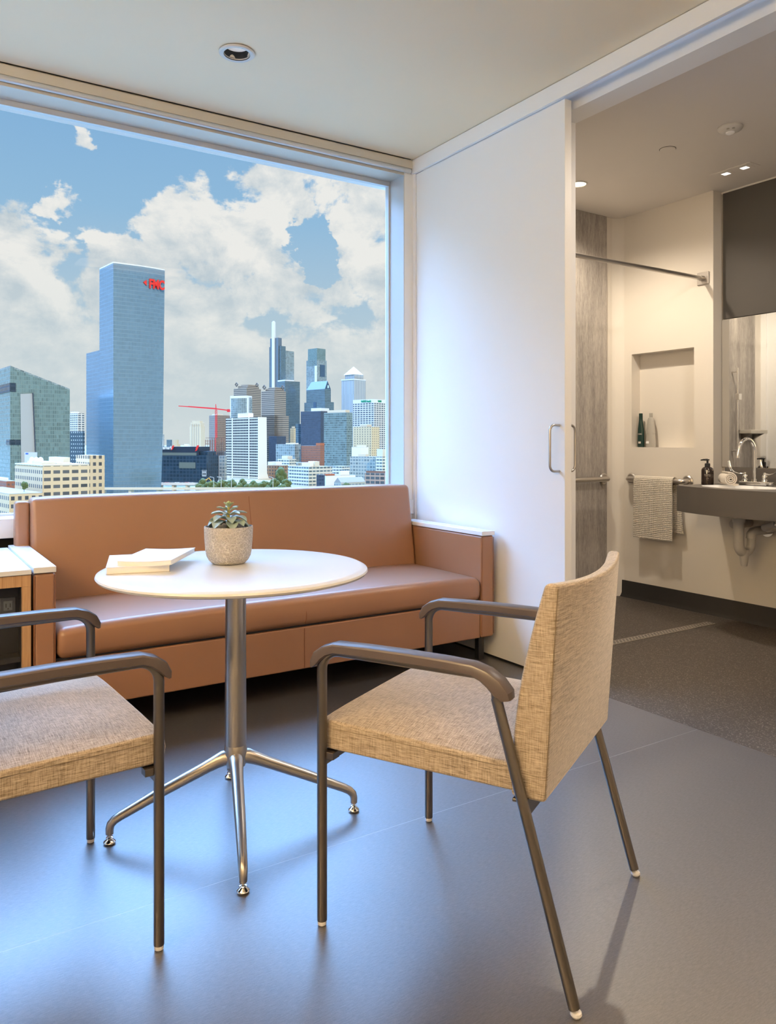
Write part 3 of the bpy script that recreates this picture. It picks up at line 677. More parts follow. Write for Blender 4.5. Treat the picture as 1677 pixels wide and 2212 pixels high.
# soap bottle
sb = thing('soap_bottle', 'dark amber pump bottle with white lettering on the grey vanity', 'bottle', (4.19, 2.925, .84))
MB().lathe([(.001, .0005), (.033, .0005), (.0355, .004), (.0355, .088), (.033, .098), (.025, .106), (.015, .110), (.014, .114), (.001, .114)], seg=36).build('bottle', 'amber_glass', sb)
MB().lathe([(.016, .111), (.016, .128), (.012, .131), (.006, .132), (.006, .150), (.001, .150)], seg=24).build('pump_collar', 'black', sb)
MB().tube([(0, .012, .152), (0, .0, .1525), (0, .028, .152), (0, .046, .1495)][1:], [.0065, .005, .0035], 12).lathe([(.001, .148), (.012, .149), (.012, .155), (.001, .157)], seg=20).build('pump_head', 'black', sb)
toc = math.atan2(-.82, -1) ; rz = math.atan2(-2.925, -4.19) + math.pi / 2
for s2, sz, zz in (('SG', .020, .078), ('BATH & BODY', .0055, .062), ('HAND WASH', .0055, .054), ('cleanse', .0045, .040), ('16 fl oz', .004, .030)):
    dirv = Vector((-4.19, -2.925, 0)).normalized()
    text(s2, sz, 'label_ink', 'lettering', sb, (dirv.x * .0362, dirv.y * .0362, zz), (R(90), 0, rz), .0003)
# rolled towel
rt = thing('rolled_towel', 'cream rolled hand towel lying between soap bottle and faucet', 'towel', (4.20, 2.80, .842), R(0))
ax = Vector((-.55, -.62, 0)).normalized(); nrm = Vector((-ax.y, ax.x, 0))
N = 60; out, inn = [], []
for i in range(N + 1):
    t = i / N * 2 * math.pi * 3.3; rad = .008 + .034 * i / N
    out.append((rad * math.cos(t), .041 + rad * math.sin(t))); inn.append(((rad - .0078) * math.cos(t), .041 + (rad - .0078) * math.sin(t)))
sec = out + inn[::-1]; bl = MB(); rg = []
for L0, sc in ((-.075, .93), (-.070, 1), (.068, 1), (.074, .95)):
    rg.append([ax * L0 + nrm * (a * sc) + Vector((0, 0, .041 + (b - .041) * sc)) for a, b in sec])
vs = [[bl.bm.verts.new(p) for p in r] for r in rg]; M_ = len(sec)
for A_, B_ in zip(vs, vs[1:]):
    for i in range(M_): bl.bm.faces.new((A_[i], A_[(i + 1) % M_], B_[(i + 1) % M_], B_[i]))
for A_ in (vs[0], vs[-1]):
    for i in range(N): bl.bm.faces.new((A_[i], A_[i + 1], A_[M_ - 2 - i], A_[M_ - 1 - i]))
bl.build('roll', 'terry', rt, angle=60)
MB().rings([[ax * L0 + nrm * a + Vector((0, 0, b)) for a, b in ((-.03, .010), (.0, .003), (.03, -.001), (.048, .003), (.05, .012), (.02, .014))] for L0 in (-.06, .066)]).build('flap', 'terry', rt, bevel=.003)
# bars
def bar(name, label, cat, pts_, flanges, r1, rf, wall, m='steel'):
    t = thing(name, label, cat, pts_[0])
    o0 = Vector(pts_[0])
    MB().tube([Vector(p) - o0 for p in pts_], r1, 20).build('rail', m, t)
    for f_ in flanges:
        c = Vector(f_) - o0; n = Vector(wall)
        MB().tube([c + n * .0005, c + n * .006, c + n * .012], [rf, rf, rf * .8], 30).build('flange', m, t)
    return t
def standoff(p0, p1, n, e, rr=.03):
    p0 = Vector(p0); p1 = Vector(p1); n = Vector(n); d = (p1 - p0).normalized(); out = [p0 + n * .002]
    for i in range(7):
        a = R(90 * i / 6); out.append(p0 + n * (e - rr + rr * math.sin(a)) + d * (rr - rr * math.cos(a)))
    for i in range(7):
        a = R(90 * i / 6); out.append(p1 + n * (e - rr + rr * math.cos(a)) - d * (rr - rr * math.sin(a)))
    out.append(p1 + n * .002); return out
bar('towel_rail', 'short steel grab rail holding the waffle towel below the niche', 'rail', standoff((4.40, 3.672, .842), (4.40, 3.215, .842), (-1, 0, 0), .058), [(4.40, 3.672, .842), (4.40, 3.215, .842)], .0175, .040, (-1, 0, 0))
bar('grab_rail', 'steel grab rail on the grey shower panel', 'rail', standoff((4.235, 3.788, .842), (3.05, 3.788, .842), (0, -1, 0), .058), [(4.235, 3.788, .842), (3.05, 3.788, .842)], .0175, .040, (0, -1, 0))
cr_ = thing('curtain_rod', 'steel shower curtain rod across the top of the shower', 'curtain rod', (4.40, 3.10, 2.152))
MB().tube([(-.01, 0, 0), (-1.612, 0, 0)], .0135, 20).build('rod', 'steel', cr_)
MB().box(-.010, -.0005, -.042, .042, -.040, .040).build('bracket', 'steel', cr_, bevel=.003)
MB().tube([(-.008, 0, 0), (-.045, 0, 0)], .019, 20).build('socket', 'steel', cr_)
MB().box(-1.612, -1.602, -.042, .042, -.040, .040).build('bracket', 'steel', cr_, bevel=.003)
# hanging towel
tw = thing('hanging_towel', 'cream waffle-weave towel draped over the short steel rail', 'towel', (4.342, 3.43, .842))
def sheet(path, y0f, y1f, th, ny=24):
    mb = MB(); rings = []
    n = len(path)
    for i, (a, b) in enumerate(path):
        p2 = path[min(i + 1, n - 1)]; p1 = path[max(i - 1, 0)]; tx, tz = p2[0] - p1[0], p2[1] - p1[1]; l = math.hypot(tx, tz); nx, nz = -tz / l, tx / l
        lo, hi = y0f(i / (n - 1)), y1f(i / (n - 1)); ring = []
        ys = [lo + (hi - lo) * j / ny for j in range(ny + 1)]
        wav = lambda y: .0035 * math.sin(y * 38 + i * .15) * min(1, abs(i - n / 2) / (n / 2) * 1.6)
        for y in ys: ring.append((a + nx * th + wav(y), y, b + nz * th))
        for y in ys[::-1]: ring.append((a - nx * th + wav(y), y, b - nz * th))
        rings.append(ring)
    return mb.rings(rings)
rr = .0232
path = [(-rr - .004, -.395 + .03 * i) for i in range(13)] + [(-rr * math.cos(R(a)), rr * math.sin(R(a))) for a in range(0, 181, 20)] + [(rr, -.015 - .03 * i) for i in range(12)]
sheet(path, lambda t: -.155 + (-.05 * max(0, t - .55) / .45), lambda t: .158 - (.03 * max(0, t - .55) / .45), .0035).build('cloth', 'waffle', tw, angle=60)
# niche bottles
g = thing('shampoo_bottle', 'tall dark green bottle standing in the shower niche', 'bottle', (4.445, 3.632, nz0))
MB().rings([[(a * math.cos(t), b * math.sin(t), z) for t in [2 * math.pi * j / 28 for j in range(28)]] for a, b, z in ((.014, .024, .0005), (.016, .027, .004), (.0165, .0275, .05), (.0165, .0265, .09), (.016, .024, .13), (.0145, .0175, .165), (.013, .0135, .19), (.0125, .013, .2))]).build('body', 'green_bottle', g)
MB().lathe([(.0125, .199), (.0130, .203), (.0130, .236), (.0115, .238), (.001, .2385)], seg=24).build('cap', 'green_bottle', g)
text('CURLS', .013, 'label_ink', 'lettering', g, (-.0172, -.006, .088), (R(90), 0, R(-90 + 8)), .0003, .8)
MB().box(-.0175, -.0165, -.014, .008, .026, .040).build('label_patch', 'label_ink', g)
g = thing('lotion_bottle', 'pale frosted bottle beside the dark green one in the niche', 'bottle', (4.447, 3.548, nz0))
MB().rings([[(a * math.cos(t), b * math.sin(t), z) for t in [2 * math.pi * j / 28 for j in range(28)]] for a, b, z in ((.019, .037, .0005), (.021, .040, .004), (.021, .040, .05), (.0195, .034, .12), (.018, .027, .185), (.015, .020, .204), (.010, .010, .208))]).build('body', 'clear_bottle', g)
MB().lathe([(.011, .207), (.0115, .211), (.0115, .236), (.010, .238), (.001, .2385)], seg=24).build('cap', 'clear_bottle', g)
text('BODY', .010, 'cover_edge', 'lettering', g, (-.0212, .010, .092), (R(90), 0, R(-90)), .0003, .8)
MB().box(-.0225, -.0210, .0, .024, .026, .042).build('label_patch', 'cover_white', g)
# shower fittings seen in the mirror
t = thing('shower_slide_bar', 'slim chrome slide bar on the shower end wall, seen in the mirror', 'shower fitting', (3.22, 3.788, 1.15))
MB().tube([(0, -.05, -.15), (0, -.05, .55)], .006, 14).build('rail', 'chrome', t)
for z in (-.12, .52): MB().tube([(0, 0, z), (0, -.05, z)], .009, 12).build('mount', 'chrome', t)
MB().box(-.02, .02, -.075, -.04, .29, .34).build('slider', 'chrome', t, bevel=.004)
t = thing('shower_shelf', 'grey folding shelf on brackets at the shower end wall, seen in the mirror', 'shelf', (3.03, 3.788, 1.17))
MB().box(-.13, .10, -.11, -.001, 0, .03).build('board', 'aluminium_matte', t, bevel=.003)
for xx in (-.10, .06): MB().prism([(-.001, 0), (-.001, -.05), (-.10, 0)], xx, xx + .01, 'x').build('bracket', 'steel_dark', t)
# linear drain
t = thing('floor_drain', 'long slotted linear drain set in the bathroom floor', 'drain', (3.70, 2.905, 0))
MB().box(-.50, .50, -.028, .028, .0005, .003).build('grate', mat('grate', (.42, .38, .33), .4, .5), t)
sl = MB()
for i in range(38):
    for r2 in (-1, 0, 1):
        xx = -.49 + i * .0262 + (.013 if r2 == 0 else 0)
        sl.box(xx, xx + .017, r2 * .016 - .0035, r2 * .016 + .0035, .003, .0036)
sl.build('slots', 'black', t)

# out of view: trough added around the fill light, frames of the ceiling lamps
struct(MB().box(-2.5, -2.04, -.58, 1.18, 1.88, 1.90).box(-2.04, -2.02, -.58, 1.18, 1.88, 1.97).box(-2.5, -2.02, -.60, -.58, 1.88, 1.97).box(-2.5, -2.02, 1.18, 1.20, 1.88, 1.97).build('trim_13', 'aluminium_matte'), 'metal trough added around the unseen ceiling fill light')
struct(MB().box(-.42, .62, -1.67, -1.65, 2.715, 2.75).box(-.42, .62, -1.35, -1.33, 2.715, 2.75).box(-.42, -.40, -1.65, -1.35, 2.715, 2.75).box(.60, .62, -1.65, -1.35, 2.715, 2.75).build('trim_14', 'aluminium_matte'), 'metal frame of the ceiling lamp')
struct(MB().box(1.38, 2.42, .23, .25, 2.72, 2.75).box(1.38, 2.42, .65, .67, 2.72, 2.75).box(1.38, 1.40, .25, .65, 2.72, 2.75).box(2.40, 2.42, .25, .65, 2.72, 2.75).build('trim_15', 'aluminium_matte'), 'metal frame of the ceiling lamp near the bathroom doorway')
# ================================================================ THE CITY
EH = 50.0; ZG = EYE - EH
def facade(name, wall, glass, fh=3.6, bw=3.2, wf=.6, hf=.55, gm=.0, gr=.25, wr=.8, var=.5, wallm=0.0):
    def fn(k, b):
        tc = k.new('ShaderNodeTexCoord'); s = k.new('ShaderNodeSeparateXYZ', {0: tc.outputs['Object']}); n = k.new('ShaderNodeSeparateXYZ', {0: tc.outputs['Normal']})
        isx = k.m('GREATER_THAN', k.m('ABSOLUTE', n.outputs[0]), .6); up = k.m('LESS_THAN', k.m('ABSOLUTE', n.outputs[2]), .5)
        u = k.m('ADD', k.m('MULTIPLY', s.outputs[0], k.m('SUBTRACT', 1, isx)), k.m('MULTIPLY', s.outputs[1], isx))
        cu = k.m('DIVIDE', u, bw); cv = k.m('DIVIDE', s.outputs[2], fh)
        wu = k.m('LESS_THAN', k.m('ABSOLUTE', k.m('SUBTRACT', k.m('FRACT', cu), .5)), wf / 2) if wf < 1 else 1.0
        wv = k.m('LESS_THAN', k.m('ABSOLUTE', k.m('SUBTRACT', k.m('FRACT', cv), .5)), hf / 2) if hf < 1 else 1.0
        win = k.m('MULTIPLY', k.m('MULTIPLY', wu, wv), up)
        cell = k.new('ShaderNodeCombineXYZ', {0: k.m('FLOOR', cu), 1: k.m('FLOOR', cv), 2: isx})
        wn = k.new('ShaderNodeTexWhiteNoise', {0: cell.outputs[0]}, noise_dimensions='3D').outputs[0]
        big = k.noise(tc.outputs['Object'], .035, 3, .6)
        vv = k.m('ADD', k.m('MULTIPLY', k.m('SUBTRACT', wn, .5), var), k.m('ADD', 1.0, k.m('MULTIPLY', k.m('SUBTRACT', big, .5), var * 1.3)))
        gc = k.v('MULTIPLY', k.new('ShaderNodeCombineXYZ', {0: vv, 1: vv, 2: vv}).outputs[0], glass)
        wc = k.mix(big, wall, tuple(c * .85 for c in wall))
        k.put(b.inputs['Base Color'], k.mix(win, wc, gc))
        k.put(b.inputs['Roughness'], k.rng(win, 0, 1, wr, gr)); k.put(b.inputs['Metallic'], k.rng(win, 0, 1, wallm, gm))
    return mat(name, fn=fn)
facade('f_blueglass', (.24, .35, .43), (.20, .32, .42), 3.9, 1.6, .86, .84, .45, .18, .4, .18, .3)
facade('f_greenglass', (.21, .30, .29), (.18, .27, .27), 3.8, 1.9, .8, .8, .35, .25, .5, .45, .2)
facade('f_darkglass', (.03, .055, .085), (.025, .05, .075), 4.2, 4.5, .8, .75, .2, .2, .5, .6)
facade('f_aqua', (.24, .31, .30), (.14, .20, .20), 3.4, 3.0, .8, .72, .3, .25, .6, .9)
facade('f_slate', (.06, .08, .12), (.045, .07, .11), 3.6, 3.0, .7, .6, .2, .3, .6, .5)
facade('f_whitegrid', (.78, .72, .60), (.02, .028, .032), 3.3, 3.1, .86, .62, 0, .8, .8, .5)
facade('f_whitegrid2', (.74, .72, .66), (.07, .10, .13), 4.0, 7.0, .74, .55, 0, .3, .8, .5)
facade('f_banded', (.42, .36, .29), (.10, .10, .10), 3.9, 60, 1, .46, 0, .3, .8, .3)
facade('f_browngrid', (.32, .25, .20), (.11, .10, .11), 3.6, 3.0, .6, .55, 0, .4, .8, .4)
facade('f_steelblue', (.19, .26, .30), (.11, .18, .22), 4.0, 3.6, .85, .75, .4, .2, .4, .4, .3)
facade('f_paleglass', (.36, .42, .42), (.22, .29, .31), 4.0, 4.0, .85, .8, .3, .25, .5, .6)
facade('f_stripes', (.62, .62, .60), (.22, .30, .37), 60, 4.2, .5, 1, .1, .35, .7, .3)
facade('f_cream', (.72, .58, .36), (.16, .14, .12), 3.8, 5.2, .30, .55, 0, .4, .85, .4)
facade('f_warehouse', (.78, .62, .40), (.10, .10, .10), 4.3, 5.4, .72, .46, 0, .35, .85, .9)
facade('f_warehouse2', (.70, .54, .34), (.07, .07, .075), 4.3, 3.6, .52, .5, 0, .35, .85, .6)
facade('f_brick', (.34, .14, .085), (.14, .10, .09), 3.3, 3.0, .5, .45, 0, .5, .9, .4)
facade('f_brownbrick', (.38, .22, .13), (.10, .08, .07), 4.2, 4.6, .55, .5, 0, .5, .9, .4)
facade('f_lowwhite', (.70, .66, .55), (.10, .15, .17), 3.8, 5.0, .82, .46, 0, .3, .8, .7)
facade('f_lowgrey', (.46, .47, .42), (.22, .27, .28), 4.2, 4.4, .7, .62, 0, .3, .8, .6)
facade('f_redgrid', (.52, .36, .27), (.09, .11, .12), 4.6, 6.0, .84, .66, 0, .3, .8, .6)
facade('f_dots', (.05, .09, .12), (.55, .60, .62), 5.0, 4.0, .35, .30, 0, .4, .5, .5)
mat('concrete', (.66, .60, .48), .85); mat('white_roof', (.80, .78, .72), .8); mat('stone_cream', (.66, .56, .40), .8)
mat('steel_white', (.74, .76, .76), .5); mat('red_paint', (.75, .03, .05), .5); mat('sign_red', (.85, .03, .02), .5); mat('sign_white', (.85, .85, .85), .5); mat('sign_green', (.02, .30, .16), .5)
mat('rust', (.25, .13, .09), .8); mat('brick_red', (.42, .14, .07), .9); mat('roof_grey', (.35, .34, .32), .85); mat('glass_ridge', (.05, .10, .16), .3)
mat('asphalt', (.20, .20, .20), .9); mat('road_pale', (.52, .47, .36), .85); mat('car_white', (.7, .7, .7), .3); mat('car_red', (.5, .04, .03), .3); mat('car_dark', (.05, .06, .08), .3); mat('car_yellow', (.85, .45, .02), .4); mat('car_glass', (.02, .02, .03), .1)
mat('diamond', (.15, .13, .11), .8); mat('diamond_pale', (.55, .75, .78), .4)  # the second colour is a plain pale blue-green
def crown_fn(k, b):
    o = obj_co(k); k.put(b.inputs['Base Color'], k.mix(k.noise(o, .5, 3), (.045, .075, .02), (.16, .19, .06)))
mat('crown', rough=.9, fn=crown_fn); mat('bark', (.12, .08, .05), .9)
def ground_fn(k, b):
    o = obj_co(k); n = k.noise(o, .02, 5, .7); n2 = k.noise(k.v('MULTIPLY', o, (1, 4, 1)), .012, 4, .6)
    c = k.mix(k.rng(n, .4, .6), (.20, .20, .18), (.46, .43, .36)); k.put(b.inputs['Base Color'], k.mix(k.rng(n2, .50, .6), c, (.12, .16, .06)))
g_ = MB().box(-4000, 9000, 30, 12000, -.5, 0).build('ground', mat('city_ground', rough=.9, fn=ground_fn), loc=(0, 0, ZG), smooth=False)
struct(g_, 'hazy grey-green city ground far below the window')

def XY(px, d): return FW * d + RT * ((px - W_ / 2) / FPX * d)
def hgt(py, d): return EH + (HZ - py) / FPX * d
class Bld:
    """a two-faced building: left, near-corner and right column, roof row, distance of the near corner, turn of the plan"""
    def __init__(s, name, label, l, c, r, yt, d, th=28, group=None, cat='building'):
        t = R(th); xc = (c - W_ / 2) / FPX * d; L = (l - W_ / 2) / FPX; Rr = (r - W_ / 2) / FPX
        s.a = (xc - L * d) / (math.cos(t) + L * math.sin(t)); s.b = (Rr * d - xc) / (math.sin(t) - Rr * math.cos(t)) if r > c else 25
        s.d = d; s.t = t; s.h = hgt(yt, d)
        p = XY(c, d); s.o = thing(name, label, cat, (p.x, p.y, ZG), -YAW - t, group)
    def hh(s, py): return hgt(py, s.d)
    def box(s, name, m, u0, u1, v0, v1, z0, z1, par=None, **kw):   # u: 0 left end .. 1 near corner; v: 0 front .. 1 back
        return MB().box(-s.a * (1 - u0), -s.a * (1 - u1), s.b * v0, s.b * v1, z0, z1).build(name, m, par or s.o, smooth=False, **kw)
def simple(name, label, l, c, r, yt, d, m, th=28, roof=(), group=None):
    b = Bld(name, label, l, c, r, yt, d, th, group)
    body = b.box('facade', m, 0, 1, 0, 1, 0, b.h)
    b.box('parapet', 'roof_grey', 0, 1, 0, 1, b.h, b.h + .3)
    for (u0, u1, v0, v1, y2, m2) in roof: b.box('rooftop_unit', m2, u0, u1, v0, v1, b.h, b.hh(y2))
    b.body = body
    return b
# --- tall blue tower with red sign
b = Bld('skyscraper', 'tallest blue glass tower with red lettering near its top', 215, 245, 352, 568, 750, 50)
TA, TBt, TBb, Ht = b.a, b.b * 1.04, b.b * .96, b.h
mb = MB(); ring = lambda z, bb: [(-TA, 0, z), (0, 0, z), (TA * .03, bb * .25, z), (TA * .06, bb * .5, z), (TA * .05, bb * .75, z), (0, bb, z), (-TA, bb, z)]
mb.rings([ring(0, TBb), ring(Ht * .25, b.b), ring(Ht, TBt)]).build('facade', 'f_blueglass', b.o, angle=30)
MB().box(-82, -TA, 2, 30, 0, 143).build('wing', 'f_blueglass', b.o, smooth=False)
MB().rings([ring(Ht, TBt), ring(Ht + 1.2, TBt)]).build('parapet', 'steel_white', b.o)
text('FMC', 12.5, 'sign_red', 'sign', b.o, (TA * .055 + .9, TBt * .815, Ht - 20), (R(90), 0, R(90)), .5, .66, .5)
MB().prism([(TBt * .815 - 14.0, Ht - 15.3), (TBt * .815 - 10.6, Ht - 12.6), (TBt * .815 - 10.6, Ht - 18.3)], TA * .055 + .2, TA * .055 + 1.2, 'x').build('sign_mark', 'sign_red', b.o)
# --- green glass building with the sloping roof
b = Bld('office_building', 'green glass block with a sloping roofline at the left edge', -45, 22, 151, 793, 700, 52)
a_, b_w, h_ = b.a, b.b, b.h
hR = hgt(843, 700 + b_w * math.cos(R(52)))
MB().rings([[(-a_, 0, 0), (0, 0, 0), (0, b_w, 0), (-a_, b_w, 0)], [(-a_, 0, h_), (0, 0, h_), (0, b_w, hR), (-a_, b_w, hR)]]).build('facade', 'f_greenglass', b.o, smooth=False)
MB().rings([[(-a_, 0, h_), (0, 0, h_), (0, b_w, hR), (-a_, b_w, hR)], [(-a_, 0, h_ + 1.4), (0, 0, h_ + 1.4), (0, b_w, hR + 1.4), (-a_, b_w, hR + 1.4)]]).build('parapet', 'f_paleglass', b.o, smooth=False)
MB().prism([(b_w * .18, 0), (b_w * .16, hgt(852, 712)), (b_w * .36, hgt(852, 725)), (b_w * .43, 0)], .1, 1.2, 'x').build('pale_panel', mat('grey_panel', (.42, .45, .46), .6), b.o)
MB().prism([(b_w * .352, hgt(851, 725)), (b_w * .365, hgt(851, 725)), (b_w * .44, 0), (b_w * .427, 0)], .1, 3.2, 'x').build('dark_fin', 'f_slate', b.o)
MB().box(-a_ * .4, .5, -.5, b_w * .09, hgt(846, 700), hgt(827, 700)).build('window_band', 'f_darkglass', b.o, smooth=False)
MB().box(-a_ * .1, .6, -.6, b_w * .2, hgt(961, 700), hgt(950, 700)).build('window_band', 'f_darkglass', b.o, smooth=False)
# --- cream warehouse in front
b = Bld('warehouse', 'cream concrete warehouse with rows of windows in front of the blue tower', 32, 92, 193, 1007, 455, 48)
b.box('facade', 'f_warehouse2', 0, 1, 0, .02, 0, b.h - 1); b.box('facade', 'f_warehouse', .0, 1, .02, 1, 0, b.h)
b.box('parapet', 'concrete', 0, 1, 0, 1, b.h, b.h + .8)
MB().box(-22, 0, b.b, b.b + 9.5, 0, b.hh(985)).build('stair_tower', 'f_warehouse2', b.o, smooth=False)
b.box('penthouse', 'concrete', .3, .8, .1, .4, b.h, b.hh(998)); b.box('penthouse', 'concrete', .3, .8, .42, .75, b.h, b.hh(1001)); b.box('penthouse', 'concrete', .1, .6, .70, .85, b.h, b.hh(990))
for i in range(3):
    MB().lathe([(1.6, 0), (1.6, 3.5), (1.0, 4.6), (.1, 5)], (-b.a * .55 + i * 3.4, 3 + i * 1.5, b.h), 14).build('roof_tank', 'steel_white', b.o)
b = simple('warehouse', 'low cream warehouse wing below the taller one, far left', -60, 20, 92, 1068, 420, 'f_warehouse2', 48)
b = simple('low_building', 'low red and white shopfront building at the far left edge', -40, 14, 34, 1040, 580, 'f_brick', 48, [(0, .8, .1, .8, 1034, 'white_roof')])
t_ = thing('billboard', 'pale blue billboard standing behind the cream warehouse', 'billboard', tuple(XY(66, 560)[:2]) + (ZG,), -YAW - R(10))
MB().box(-4.8, 5, 0, .5, hgt(1001, 560), hgt(977, 560)).build('panel', mat('billboard_face', (.55, .60, .72), .5), t_, smooth=False)
MB().box(-3.9, -1.8, -.15, 0, hgt(981.5, 560), hgt(978.5, 560)).build('logo', mat('logo_blue', (.05, .15, .55), .5), t_, smooth=False)
for xx in (-3, 3): MB().box(xx - .2, xx + .2, .1, .4, 0, hgt(1000, 560)).build('post', 'steel_white', t_)
# --- between green block and blue tower
simple('apartment_tower', 'unfinished cream concrete tower between green block and blue tower', 148, 168, 182, 893, 1400, 'f_whitegrid2', 40, [(.1, .6, .2, .8, 889, 'white_roof')])
b = simple('office_building', 'dark block dotted with pale windows between green block and blue tower', 146, 179, 183, 932, 1000, 'f_dots', 30)
# --- dark office with roof sign
b = Bld('office_building', 'low dark glass office with white and red roof sign', 330, 446, 472, 983, 900, 18)
b.box('facade', 'f_darkglass', 0, 1, 0, 1, 0, b.h); b.box('upper_storey', mat('navy', (.02, .03, .05), .4), 0, .86, .0, .9, b.h, b.hh(965)); b.box('stepped_block', 'f_darkglass', .7, 1, .1, .8, b.h, b.hh(975))
b.box('grey_band', mat('olive_glass', (.16, .18, .15), .3), 0, .82, -.01, 0, b.hh(984), b.hh(978))
b.box('grey_band', MATS['olive_glass'], .5, .8, -.012, 0, b.hh(1012), b.hh(999))
b.box('white_frame', mat('white_frame', (.68, .68, .66), .6), .93, 1.0, -.02, -.005, b.hh(1029), b.hh(1027)); b.box('white_frame', 'white_frame', .93, 1.0, -.02, -.005, b.hh(1021), b.hh(1019))
for u in (.93, .96, .995): b.box('white_frame', 'white_frame', u - .004, u + .004, -.02, -.005, b.hh(1029), b.hh(1015))
text('aramark', 5.6, 'sign_white', 'sign', b.o, (-b.a * (1 - .262), -1.2, b.hh(970.8)), (R(90), 0, 0), .2, .95, .12)
def mark(u, py, s):
    x = -b.a * (1 - u); z = b.hh(py)
    MB().prism([(x - 2.4 * s, z - 3.6 * s), (x - .8 * s, z - 1.2 * s), (x - 1.6 * s, z - .4 * s), (x + .8 * s, z + 3.6 * s), (x + 3.0 * s, z + 3.4 * s), (x + 1.8 * s, z + .6 * s), (x + .4 * s, z - 2.4 * s)], -1.6, -.9, 'y').build('sign_mark', 'sign_red', b.o)
mark(.385, 967.5, .8); mark(.835, 968.5, 1.0)
# distant small ones behind it
for l, r, y, d, m, lab in ((346, 355, 938, 2200, 'f_whitegrid2', 'tiny white tower just right of the blue tower'), (360, 372, 950, 2450, 'f_steelblue', 'tiny blue block right of the blue tower'), (375, 386, 950, 2500, 'f_cream', 'tiny cream block above the dark office'), (398, 409, 959, 2000, 'white_roof', 'tiny white domed roof left of the art deco tower')):
    simple('distant_building', lab, l, (l + r * 2) / 3, r, y, d, m, 25)
# art deco tower
b = Bld('art_deco_tower', 'slim cream art deco tower with stepped crown', 410, 434, 443, 921, 2100, 25)
b.box('shaft', 'stone_cream', 0, 1, 0, 1, 0, b.h); b.box('setback', 'stone_cream', .06, .95, .05, .95, b.h, b.hh(913)); b.box('crown', 'stone_cream', .2, .85, .1, .9, b.hh(913), b.hh(909))
for u in (.2, .4, .6, .8): b.box('pier', mat('pier', (.48, .42, .33), .8), u - .04, u + .04, -.02, 0, 0, b.hh(916))
# brown block, crane, scaffold
simple('office_tower', 'brown grid office block behind the red crane', 452, 466, 500, 897, 1500, 'f_browngrid', 55, [(.2, .9, .1, .5, 894, 'concrete')])
cp = XY(467, 1300); cr2 = thing('tower_crane', 'red tower crane above the construction site', 'crane', (cp.x, cp.y, ZG), -YAW)
k_ = 1300 / FPX; zc = hgt(885, 1300)
ms = MB(); 
for dx in (-1.2, 1.2):
    for dy in (-1.2, 1.2): ms.tube([(dx, dy, 0), (dx, dy, zc)], .35, 4)
for i in range(int(zc / 4)): ms.tube([(-1.2, -1.2, i * 4), (1.2, -1.2, i * 4 + 4)], .25, 4)
ms.build('mast', 'red_paint', cr2, smooth=False)
MB().tube([(-81 * k_, 0, hgt(877, 1300)), (0, 0, hgt(883, 1300))], [.9, 1.5], 4).tube([(-60 * k_, 0, hgt(877.5, 1300) ), (0, 0, hgt(882, 1300))], [.5, .7], 4).build('jib', 'red_paint', cr2, smooth=False)
MB().tube([(0, 0, hgt(883, 1300)), (30 * k_, 0, hgt(887, 1300))], 1.3, 4).build('counter_jib', 'red_paint', cr2, smooth=False)
MB().box(24 * k_, 30 * k_, -2, 2, hgt(890, 1300), hgt(884, 1300)).build('counterweight', 'red_paint', cr2)
MB().tube([(0, 0, zc), (-.5, 0, hgt(873, 1300))], [1.1, .6], 4).build('apex', 'red_paint', cr2)
sc_ = thing('steel_frame', 'open rusty steel frame of a building under construction below the crane', 'construction frame', (*XY(463, 1050)[:2], ZG), -YAW - R(20))
fb = MB(); kk = 1050 / FPX; z1_, z0_ = hgt(946, 1050), 0
for i in range(9):
    xx = (-22 + i * 5.6) * kk; ht_ = z1_ if i > 2 else hgt(950, 1050)
    for yy in (0, 12): fb.box(xx - .3, xx + .3, yy - .3, yy + .3, 0, ht_)
for j in range(9):
    zz = z1_ - j * 4.0
    for yy in (0, 12): fb.box(-22 * kk, 23 * kk, yy - .25, yy + .25, zz - .25, zz + .25)
fb.build('frame', 'rust', sc_, smooth=False); MB().box(4 * kk, 22 * kk, 2, 11, 0, hgt(975, 1050)).build('floor_deck', 'f_browngrid', sc_, smooth=False)
# white tower with round front
b = Bld('office_tower', 'white and blue curved-front tower behind the white slab', 498, 535, 545, 858, 1500, 22)
mb = MB(); n = 10; rg = [(-b.a * (1 - i / n), -4 * math.sin(math.pi * i / n)) for i in range(n + 1)] + [(0, b.b), (-b.a, b.b)]
mb.rings([[(x, y, 0) for x, y in rg], [(x, y, b.h) for x, y in rg]]).build('facade', 'f_paleglass', b.o, angle=40)
b.box('white_edge', 'steel_white', -.01, .09, -.03, .3, 0, b.h); b.box('white_edge', 'steel_white', .92, 1.01, -.03, .3, 0, b.h)
MB().rings([[(x, y - .6, b.h - 2) for x, y in rg], [(x, y - .6, b.h + 3) for x, y in rg]]).build('crown_band', 'steel_white', b.o)
